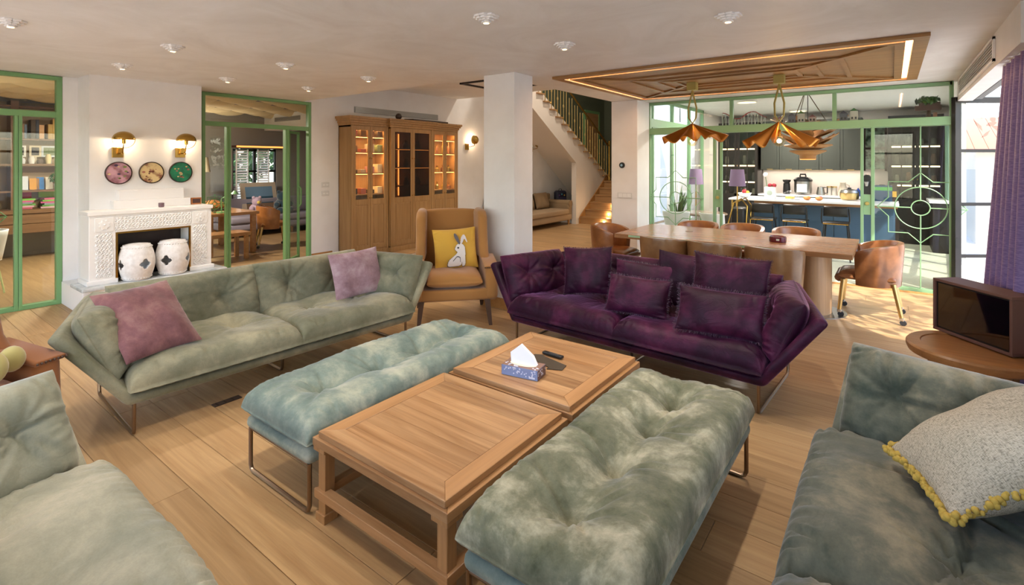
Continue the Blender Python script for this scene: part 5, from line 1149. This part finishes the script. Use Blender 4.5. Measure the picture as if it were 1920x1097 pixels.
lt('kitchen_tap', 'tall brass kitchen tap behind the island', 'tap', (-.42, 13.35, ZW), ('column', MB().tube([(0, 0, 0), (0, 0, .42), (0, -.03, .46), (0, -.08, .45), (0, -.10, .40)], .016, 10), 'brass'), ('lever', MB().rod((0, 0, .08), (.16, -.02, .09), .012, 8), 'brass'), ('base', LA((0, 0), (.03, 0), (.03, .03), (0, .03)), 'brass'))
lt('soap_bottle', 'small blue soap bottle by the tap', 'bottle', (-.58, 13.3, ZW), ('body', LA((0, 0), (.045, 0), (.04, .12), (.015, .16), (0, .19)), C('#23489a')), ('pump', MB().rod((0, 0, .18), (.03, -.03, .21), .006, 6), 'plastic_white'))
lt('glass_kettle', 'grey electric kettle right of the tap', 'kettle', (-.16+.0, 13.3, ZW), ('body', LA((0, 0), (.09, 0), (.09, .12), (.075, .22), (0, .23)), C('#6a676c', .25)), ('lid', LA((.07, .22), (.05, .26), (0, .265)), 'black_plastic'))
isl2 = lt('rice_cooker', 'steel rice cooker on the island', 'rice cooker', (-.62, 11.15, ZI), ('body', LA((0, 0), (.13, .01), (.15, .05), (.15, .13), (0, .14), n=22), 'brass_pale'), ('lid', LA((.15, .135), (.13, .18), (.04, .2), (0, .2), n=22), 'steel'), ('knob', LA((0, .2), (.03, .2), (.03, .225), (0, .23)), 'black_plastic'))
lt('stand_mixer', 'black coffee machine beside the green door post', 'coffee machine', (-.36, 11.2, ZI), ('base', MB().box(-.09, .09, -.13, .13, 0, .04), 'black_plastic'), ('column', MB().box(-.06, .06, .03, .12, .04, .36), 'black_plastic'), ('head', MB().lathe([(0, -.13), (.05, -.12), (.07, 0), (.06, .12), (0, .13)], 14, M=Matrix.Translation((0, 0, .40)) @ Matrix.Rotation(PI/2, 4, 'X')), 'black_plastic'), ('spout', LA((.02, .26), (.04, .34), c=(0, -.08, 0)), 'steel'))
lt('snack_bag', 'blue patterned box behind the green door post', 'box', (-.12, 11.2, ZI), ('box', MB().box(-.13, .13, -.05, .05, 0, .28), C('#2b4560')), ('band', MB().box(-.131, .131, -.051, -.05, .19, .25), C('#4f9a4a'))); lt('tall_packet', 'dark tall packet beside the blue box', 'packet', (.04, 11.2, ZI), ('packet', MB().box(-.04, .04, -.04, .04, 0, .3), C('#3a2a20')), ('label', MB().box(-.03, .03, -.041, -.04, .08, .18), C('#c99a2a')))
# right side kitchen bits
t = thing('pale_green_door', 'pale green panelled cupboard at the kitchen right', 'cupboard', (0, 0, 0)); B('body', C('#8fae9c'), t, (.84, .88, 12.3, 12.98, .95, 2.5)); 
for k in range(5): B('batten', C('#8fae9c'), t, (.828, .84, 12.32+k*.14, 12.34+k*.14, .95, 2.5))
tag(B('side_counter', 'counter_white', None, (.55, .88, 12.0, 12.96, .9, .945)), 'short white counter along the right kitchen wall', 'worktop'); tag(B('side_cupboard', 'cabinet_dark', None, (.60, .87, 12.0, 12.96, .0, .898)), 'dark cupboard under the short white counter', 'cupboard')
t = thing('waste_bin', 'brown waste bin standing behind the right glass panel', 'bin', (-.12, 11.9, 0)); MB().lathe([(0, 0), (.14, 0), (.16, .62), (0, .62)], 20).build('body', C('#5a3d28'), t, smooth=True); MB().lathe([(.16, .62), (.16, .66), (0, .68)], 20).build('lid', C('#8fa7c4'), t, smooth=True)
# gear beneath the island's left end
t = thing('pushchair', 'folded black pushchair with brass frame left of the island', 'pushchair', (-2.38, 10.1, 0)); 
for s in (-.16, .16):
    MB().tube([(-.25, s, .05), (-.05, s, .5), (.05, s, .9), (.18, s, .98), (.28, s, .85), (.25, s, .3), (.22, s, .06)], .014, 8).build('frame_tube', 'brass', t, smooth=True)
    for x in (-.25, .22): MB().lathe([(.05, -.02), (.09, -.02), (.09, .02), (.05, .02), (.05, -.02)], 18, M=Matrix.Translation((x, s, .09)) @ Matrix.Rotation(PI/2, 4, 'X')).build('wheel', 'rubber', t, smooth=True)
MB().box(-.02, .24, -.14, .14, .25, .82).build('seat_bag', 'black_plastic', t, smooth=True, sharp=0, bevel=.06, seg=3); MB().box(-.1, .2, -.13, .13, .1, .25).build('basket', 'black_plastic', t, smooth=True, sharp=0, bevel=.03)
for i, (x, y, w, h, c) in enumerate(((-2.86, 10.5, .3, .35, '#a98256'), (-2.72, 10.22, .18, .2, '#8a6540'), (-2.86, 10.5, .24, .2, '#b9946a'))): 
    z = .001 if i < 2 else .352; t = thing('cardboard_box', ['larger cardboard box by the pushchair', 'small cardboard box by the pushchair', 'cardboard box on top of the larger one'][i], 'box', (x, y, z), .2*i, 'boxes behind the glass'); B('carton', C(c), t, (-w/2, w/2, -w/2, w/2, 0, h), bevel=.003); B('tape', C('#d9c8a4'), t, (-.02, .02, -w/2-.001, w/2+.001, h, h+.001))
# breakfast table and shaded lamps behind the left glass
t = thing('breakfast_table', 'round dark topped table behind the left glass panel', 'table', (-2.72, 9.45, 0)); MB().lathe([(0, .70), (.38, .70), (.40, .72), (.38, .74), (0, .74)], 36).build('top', C('#7d6a5c', .2), t, smooth=True, sharp=35); MB().lathe([(.22, 0), (.05, .06), (.04, .70)], 20).build('pedestal', 'steel', t, smooth=True)
for i, (x, y, r) in enumerate(((-3.0, 8.78, .2), (-2.38, 8.80, -.3))):
    t = thing('shell_chair', ['white shell chair at the left of the breakfast table', 'white shell chair at the right of the breakfast table'][i], 'chair', (x, y, 0), r, 'white shell chairs behind the glass'); 
    def fn(u, v): a = (u-.5)*2.6; return (.24*math.sin(a)*(.8+.2*v), -.22*math.cos(a)*(.8+.2*v)+.1*(1-v), .44+.36*v**.8)
    MB().grid(fn, 16, 8).build('shell', 'plastic_white', t, smooth=True, sharp=0).modifiers.new('s', 'SOLIDIFY').thickness = .012; MB().lathe([(0, .42), (.2, .42), (.22, .45), (0, .455)], 20).build('seat', 'plastic_white', t, smooth=True)
    for k in range(4): a = k*PI/2+.78; MB().rod((.12*math.cos(a), .12*math.sin(a), .43), (.24*math.cos(a), .24*math.sin(a), 0), .012, 8).build('leg', 'trim_oak', t)
for i, (x, y) in enumerate(((-3.05, 10.05), (-2.22, 9.72))):
    t = thing('shade_lamp', ['mauve shaded table lamp further from the glass', 'mauve shaded table lamp nearer the glass'][i], 'lamp', (x, y, 0), 0, 'mauve shaded lamps'); MB().lathe([(.14, 1.22), (.11, 1.52), (.108, 1.52), (.138, 1.22)], 24).build('shade', C('#8d7596'), t, smooth=True); MB().rod((0, 0, .02), (0, 0, 1.4), .010, 8).build('stem', 'brass', t); MB().lathe([(0, 0), (.12, 0), (.12, .02), (0, .02)], 20).build('base', 'brass', t)
# rattan pendant
t = thing('rattan_pendant', 'layered rattan leaf pendant above the kitchen', 'pendant lamp', (-1.07, 9.3, 2.77)); MB().rod((0, 0, 0), (0, 0, -.55), .006, 6).build('cord', 'black_plastic', t)
for k, (r, z) in enumerate(((.40, -.62), (.36, -.70), (.30, -.78))):
    for s in (-1, 1):
        for j in range(3):
            a = (0 if s > 0 else PI)+YAW+(j-1)*.75
            def fn(u, v): rr = .05+r*1.25*u; w = .16*math.sin(PI*(.08+.9*u))*(v-.5)*2; return (rr*math.cos(a)-w*math.sin(a), rr*math.sin(a)+w*math.cos(a), z-.02*abs(v-.5)+.22*u-.05*k)
            MB().grid(fn, 10, 6).build('leaf', 'rattan', t, smooth=True, sharp=0).modifiers.new('s', 'SOLIDIFY').thickness = .006
for k, (r, z) in enumerate(((.34, -.86), (.26, -.95))): MB().lathe([(r*.45, -.06), (r, 0), (r*.98, .02), (r*.45, -.03)], 32, (0, 0, z)).build('tier', 'rattan', t, smooth=True, sharp=0)
MB().lathe([(.115, 0), (.12, .12), (.12, .125), (.11, .0), (0, .0)], 24, (0, 0, -1.07)).build('drum', 'rattan', t, smooth=True); MB().lathe([(.118, 0), (.10, -.012), (0, -.014)], 24, (0, 0, -1.07)).build('diffuser', 'led_copper', t, smooth=True)
d = bpy.data.lights.new('rattan_bulb', 'POINT'); d.energy = 16; d.color = (1, .75, .5); o = bpy.data.objects.new('rattan_bulb', d); COL.objects.link(o); o.parent = t; o.location = (0, 0, -.9)
# models along the transom
ZT = 2.217; YT = 8.33
t = thing('toy_roller_coaster', 'toy roller coaster model on the green transom', 'toy', (-2.0, YT, ZT), 0, 'models on the transom')
pts = [(-.12+.62*i/40, .02*math.sin(i*.5), .06+.10*(.5+.5*math.cos(i/40*9))+.04) for i in range(41)]
MB().tube(pts, .006, 5).build('track', 'red_plastic', t, smooth=True); MB().tube([(x, y+.03, z) for x, y, z in pts], .004, 5).build('track', 'red_plastic', t, smooth=True)
for i in range(0, 41, 3): MB().rod((pts[i][0], pts[i][1], 0), pts[i], .004, 4).build('support', 'plastic_white', t)
for i in range(0, 38, 6): MB().rod((pts[i][0], pts[i][1], 0), (pts[i+3][0], pts[i+3][1], pts[i+3][2]), .003, 4).build('brace', 'plastic_white', t)
for i, x in enumerate((-.92, -.78, -.66, -.52, -.3, -.18)):
    t = thing('toy_house', 'tiny model house on the transom, %s from the left' % ['first', 'second', 'third', 'fourth', 'fifth', 'sixth'][i], 'toy', (x-.38+(.15 if i > 3 else 0), YT, ZT), 0, 'models on the transom'); h = .07+.03*(i % 3)
    B('walls', C(('#b9a2a0', '#6a6a78', '#c9c4bd')[i % 3]), t, (-.045, .045, -.03, .03, 0, h)); MB().prism([(-.05, h), (.05, h), (0, h+.04)], -.035, .035, 'y').build('roof', C(('#8d5a5a', '#4a4a58', '#3f7a4a')[i % 3]), t); B('windows', C('#2f2c33'), t, (-.03, -.01, -.032, -.03, .02, .05), (.01, .03, -.032, -.03, .02, .05))
t = thing('hanging_ring', 'rope hung dark pendant block seen through the upper glass', 'pendant', (-1.02, 8.62, 2.77)); B('block', C('#4a2f28'), t, (-.06, .06, -.06, .06, -.12, 0))
for a in (0, 2.1, 4.2): MB().rod((.04*math.cos(a), .04*math.sin(a), -.12), (.26*math.cos(a), .26*math.sin(a), -.52), .006, 5).build('rope', C('#6d5a48'), t)
MB().tube([(.26*math.cos(2*PI*k/24), .26*math.sin(2*PI*k/24), -.52) for k in range(24)], .012, 6, True).build('ring', C('#6d5a48'), t, smooth=True)
t = thing('toy_tree_house', 'tree house model at the right end of the transom', 'toy', (.37, YT, ZT), 0, 'models on the transom'); MB().tube([(0, 0, 0), (.01, 0, .08), (-.01, 0, .16)], [.03, .02, .03], 8).build('trunk', 'trunk', t, smooth=True); B('deck', C('#4a2f24'), t, (-.13, .13, -.06, .06, .09, .15), (-.09, .12, -.05, .05, .15, .19)); leaf_cloud('foliage', 'leaf_dark', t, (0, 0, .21), .13, 260, .03, .4, 9); MB().box(.05, .09, -.02, .02, 0, .06).build('figure', C('#a3705a'), t)
for loc, e in (((-2.1, 9.9, 2.73), 80), ((-1.6, 12.3, 2.73), 80)):
    fill_lamp('added round fill lamp '+('just inside the kitchen glass' if loc[1] < 10 else 'over the back of the kitchen'), loc, e, (1, .92, .82))
# ---------------------------------------------------------------- study behind the green doors
SW = 'study_wood'
bk = thing('bookcase', 'brown built-in bookcase with desk shelf in the study', 'bookcase', (-12.3, 0, 0))
B('back', C('#a98f6c'), bk, (0, .02, -.8, 4.2, .43, 2.7))
for y in (-.8, .4, 1.78, 3.0, 4.1): B('upright', SW, bk, (0, .36, y, y+.1, .43, 2.7))
zs = {2.09: 'top', 1.65: 'third', 1.19: 'second'}
for z in (2.62, 2.06, 1.62, 1.16): B('shelf', 'study_wood_y', bk, (0, .34, -.8, 4.2, z-.03, z))
B('desk_shelf', 'study_wood_y', bk, (0, .6, -.8, 4.2, .78, .84)); B('drawer_front', 'study_wood_y', bk, (.5, .58, -.8, 4.2, .45, .6)); B('drawer_front', 'study_wood_y', bk, (.5, .58, -.8, 4.2, .61, .77))
rs = random.Random(4); words = ['first', 'second', 'third', 'fourth', 'fifth', 'sixth', 'seventh', 'eighth', 'ninth', 'tenth', 'eleventh', 'twelfth']
i = 0; y = 1.92
while y < 2.95 and i < 12:
    w = rs.uniform(.03, .07); h = rs.uniform(.24, .36); bo = tag(B('book', C(rs.choice(('#2f3340', '#4a3a2a', '#c9a45a', '#8a6a4a', '#5d6f86', '#d9a878'))), None, (0, .2, 0, w-.002, 0, h), loc=(-12.2, y, 2.062), bevel=.002), 'book on the top study shelf, %s from the left' % words[i], 'book', 'books on the top study shelf'); y += w+(.0 if rs.random() < .7 else .05); i += 1
for k, (y, w, c, c2) in enumerate(((1.95, .12, '#e5e2dc', '#222'), (2.13, .16, '#d8cbb0', '#2b2a33'), (2.33, .24, '#cfd8e0', '#7a8a6a'))):
    t = thing('photo_frame', ['small white framed photo', 'square beige framed photo', 'wide framed botanical print'][k]+' on the study shelf', 'picture frame', (-12.2, y, 1.622), 0, 'frames on the study shelf'); B('frame', C(c), t, (0, .02, -w/2, w/2, .12, .32), bevel=.003); B('picture', C(c2 if len(c2) == 7 else '#222222'), t, (.02, .023, -w/2+.03, w/2-.03, .15, .29)); B('foot', C(c), t, (0, .02, -.02, .02, 0, .12))
for k, y in enumerate((1.94, 2.06, 2.17, 2.28, 2.40)):
    h = (.10, .13, .08, .17, .10)[k]; tag(MB().lathe([(0, 0), (.035, 0), (.045, h*.6), (.03, h), (0, h)], 12).build('ornament_jar', C(('#c9c9cc', '#e0dcd6', '#5a4a40', '#d9c99a', '#b9bec2')[k]), None, smooth=True, loc=(-12.06, y, 1.622)), 'ornamental jar in front of the study frames, %s from the left' % words[k], 'jar', 'jars on the study shelf')
for k, (y, w, h, c) in enumerate(((1.97, .14, .24, '#d9dde2'), (2.12, .13, .2, '#d99a3a'), (2.2, .1, .22, '#3a78b8'), (2.32, .1, .22, '#e3d8c4'))):
    tag(B('drawing_card', C(c), None, (0, .01, -w/2, w/2, 0, h), loc=(-12.2, y, 1.162), rot=(0, -.1, 0)), ['pale paper drawing', 'orange paper drawing', 'blue paper drawing', 'cream paper drawing'][k]+' on the second study shelf', 'drawing', 'drawings on the study shelf')
t = thing('trailing_plant', 'small green plant on the second study shelf', 'plant', (-12.1, 2.42, 1.162)); MB().lathe([(0, 0), (.05, 0), (.06, .1), (0, .1)], 14).build('pot', 'plastic_white', t, smooth=True); leaf_cloud('leaves', 'leaf_green', t, (0, 0, .2), .13, 120, .03, .7, 3)
for k in range(2):
    y = (1.95, 2.30)[k]
    for j in range(6): tag(B('stacked_book', C(('#b4566a', '#c9a0a8', '#5f9a4a', '#8a8f96', '#c45a86', '#7ab04a')[(j+k) % 6]), None, (0, .22, -.12, .12, 0, .028), loc=(-12.15, y, .842+j*.029), rot=(0, 0, .1*((j % 3)-1))), 'book in the %s stack on the study desk shelf, %s from the bottom' % (['left', 'right'][k], words[j]), 'book', 'stacked books on the desk shelf')
    tag(B('folder', C(('#c8325f', '#9ad02f')[k]), None, (0, .03, -.13, .13, 0, .12), loc=(-12.2, y, 1.017), rot=(0, -.1, 0)), ['crimson folder leaning above the left book stack', 'lime folder leaning above the right book stack'][k], 'folder')
# woven ceiling scales
wc = thing('woven_ceiling', 'woven padded scales on the study ceiling', 'ceiling panel', (-7.86, 0, 2.80)); m0 = None
def fn(u, v): return ((u-.5)*.36*math.sin(PI*(.08+.84*v))**.7, (v-.5)*.80, -.10*(math.sin(PI*u)+1e-9)**.9*(math.sin(PI*v)+1e-9)**.6-.002)
sc_me = MB().grid(fn, 8, 8).mesh('scale', C('#cdbb97', .7), True, 0)
for i in range(10):
    for j in range(9):
        o = link('scale', sc_me, wc, (-.25-i*.43, -1.2+j*1.0+(.5 if i % 2 else 0), 0), (0, -.15, 0))
# window wall: shutters, valance
t = thing('valance', 'copper lit pelmet above the study window', 'pelmet', (-12.3, 6.15, 1.99)); B('box', C('#4a2c1c'), t, (0, .2, -.62, .62, 0, .05)); B('light_strip', 'led_copper', t, (.2, .205, -.6, .6, .005, .045))
for k, y in enumerate((5.62, 6.12)):
    t = thing('window_shutter', ['left', 'right'][k]+' white louvred shutter at the study window', 'shutter', (-12.28, y, .62), 0, 'white louvred shutters'); 
    for s in range(22): MB().boxc((.02, .13, .04+s*.06), (.05, .24, .008), (0, .7, 0)).build('louvre', 'white_paint', t)
    B('stile', 'white_paint', t, (0, .04, -.01, .01, 0, 1.33), (0, .04, .25, .27, 0, 1.33))
# study sofa and cushions
t = thing('study_sofa', 'grey patterned sofa under the study window', 'sofa', (-12.25, 5.0, 0))
def rb(nm, mt, *a, bev=.05): MB().box(*a).build(nm, mt, t, smooth=True, sharp=0, bevel=bev, seg=4)
rb('base', 'sofa_grey', .0, .95, 0, 2.7, .14, .30); rb('seat_cushion', 'sofa_grey', .2, .97, .05, 1.32, .30, .45); rb('seat_cushion', 'sofa_grey', .2, .97, 1.35, 2.65, .30, .45); rb('backrest', 'sofa_grey', .0, .25, 0, 2.7, .30, .80)
for x in (.1, .85):
    for y in (.1, 1.5, 2.6): MB().lathe([(.02, 0), (.04, .14)], 10, (x, y, 0)).build('foot', 'trim_oak', t, smooth=True)
t = thing('seascape_picture', 'framed seascape leaning on the study sofa', 'picture', (-11.98, 6.05, .455)); M0 = (0, -.22, 0); B('frame', C('#b9ab9a'), t, (0, .03, -.42, .42, 0, .72), rot=M0); B('sky', C('#6b8ba8'), t, (.03, .034, -.32, .32, .38, .62), rot=M0); B('sea', C('#2c4f66'), t, (.03, .034, -.32, .32, .22, .38), rot=M0); B('shore', C('#7d6350'), t, (.03, .034, -.32, .32, .1, .22), rot=M0)
def plush(label, loc, mt, m2, s=1.0):
    t = thing('plush_bear', label, 'plush toy', loc, 0)
    for nm, c, r in (('body', (0, 0, .16), .17), ('head', (.05, 0, .38), .13), ('ear', (.05, -.09, .49), .045), ('ear', (.05, .09, .49), .045), ('arm', (.1, -.16, .2), .07), ('arm', (.1, .16, .2), .07), ('leg', (.18, -.12, .07), .08), ('leg', (.18, .12, .07), .08)): MB().ball(tuple(q_*s for q_ in c), r*s, 14).build(nm, mt, t, smooth=True, sharp=0)
    MB().ball((.16*s, 0, .36*s), .05*s, 10).build('muzzle', m2, t, smooth=True, sharp=0)
plush('dark teal plush bear on the study sofa', (-11.6, 6.35, .455), 'teal_plush', C('#4f86a8')); plush('rainbow plush toy beside the teal bear', (-11.55, 5.72, .455), 'rainbow_plush', C('#d9c25a'), .8)
# study table, bench, chair
t = thing('study_table', 'oak study table seen through the second green door', 'table', (-9.9, 4.35, 0)); B('top', 'dining_oak', t, (-.9, .55, -.55, .35, .70, .75), bevel=.005)
for x in (-.82, .47):
    for y in (-.47, .27): B('leg', 'dining_oak', t, (x-.04, x+.04, y-.04, y+.04, 0, .70), bevel=.004)
t = thing('study_bench', 'oak bench before the study table', 'bench', (-9.0, 4.0, 0)); B('seat', 'dining_oak', t, (-.25, .2, -.8, .28, .40, .46), bevel=.005)
for x in (-.2, .15):
    for y in (-.72, .22): MB().bar((x, y, 0), (x, y, .40), .06, .06, up=(1, 0, 0)).build('leg', 'dining_oak', t, bevel=.004)
dining_chair('brown caster chair at the study table', 'leather_tan', (-9.75, 5.15, 0), D(160), None)
t = thing('leather_bundle', 'crumpled brown leather jacket over the study table end', 'jacket', (-10.2, 4.25, .83)); cushion(.5, .4, .2, (), 20, 20, 3, .5, 0, .02, 3).build('jacket', 'leather_tan', t, smooth=True, sharp=0); MB().box(-.1, .1, -.2, -.16, -.1, .0).build('sleeve', 'leather_tan', t, bevel=.02)
t = thing('desk_lamp', 'green angled desk lamp on the study table', 'lamp', (-9.5, 4.1, .751)); MB().tube([(0, 0, 0), (.0, .0, .25), (.1, .18, .38)], .012, 6).build('arm', 'green_frame', t); MB().lathe([(0, 0), (.08, 0), (.08, .02), (0, .02)], 16).build('base', 'green_frame', t); MB().lathe([(.02, .06), (.07, 0)], 14, (.1, .18, .33)).build('head', 'green_frame', t)
t = thing('study_stool', 'white bucket seat with slim legs behind the first green door', 'chair', (-8.9, 1.05, 0)); 
def fn(u, v): a = 2*PI*u; return ((.20+.06*v)*math.cos(a), (.20+.06*v)*math.sin(a), .45+.36*v)
MB().grid(fn, 24, 5).build('shell', 'plastic_white', t, smooth=True, sharp=0).modifiers.new('s', 'SOLIDIFY').thickness = .02; MB().lathe([(0, .44), (.2, .44), (.2, .50), (0, .52)], 24).build('seat', 'plastic_white', t, smooth=True)
for k in range(4): a = k*PI/2+.3; MB().rod((.16*math.cos(a), .16*math.sin(a), .45), (.24*math.cos(a), .24*math.sin(a), 0), .010, 8).build('leg', C('#c9d69a'), t)
for k, y in enumerate((5.3, 7.3)): t = thing('beam_vent', ['left', 'right'][k]+' grey vent in the white study beam', 'vent', (-12.0+2.1*k+.2, 6.298, 2.66), 0, 'vents in the study beam'); B('grille', 'vent_grey', t, (0, 1.1, -.008, 0, -.05, .05)); B('slat', 'steel', t, (.02, 1.08, -.012, -.008, -.01, .01))
for k, (x, y) in enumerate(((-9.3, .35), (-11.3, 4.45))):  # lamps added to brighten the study and its ceiling scales
    t = thing('study_fill_lamp', ['added paper shaded fill lamp near the first green door', 'added paper shaded fill lamp by the study sofa'][k], 'floor lamp', (x, y, 0), 0, 'added study fill lamps')
    MB().lathe([(0, 0), (.14, 0), (.14, .02), (0, .03)], 24).build('base', 'brass', t, smooth=True); MB().rod((0, 0, .02), (0, 0, 1.55), .012, 8).build('pole', 'brass', t); MB().lathe([(.20, 1.45), (.15, 1.75), (.147, 1.75), (.197, 1.45)], 28).build('shade', C('#d9c7a8', .9), t, smooth=True)
    d = bpy.data.lights.new('study_fill_bulb', 'POINT'); d.energy = 45; d.color = (1, .84, .64); d.shadow_soft_size = .05; o = bpy.data.objects.new('study_fill_bulb', d); COL.objects.link(o); o.parent = t; o.location = (0, 0, 1.66)
fill_lamp('added round fill lamp between the first door and the bookcase', (-9.6, 2.3, 2.52), 90, (1, .88, .72)); fill_lamp('added round fill lamp hidden behind the chimney wall', (-10.4, 3.5, 2.52), 90, (1, .88, .72))
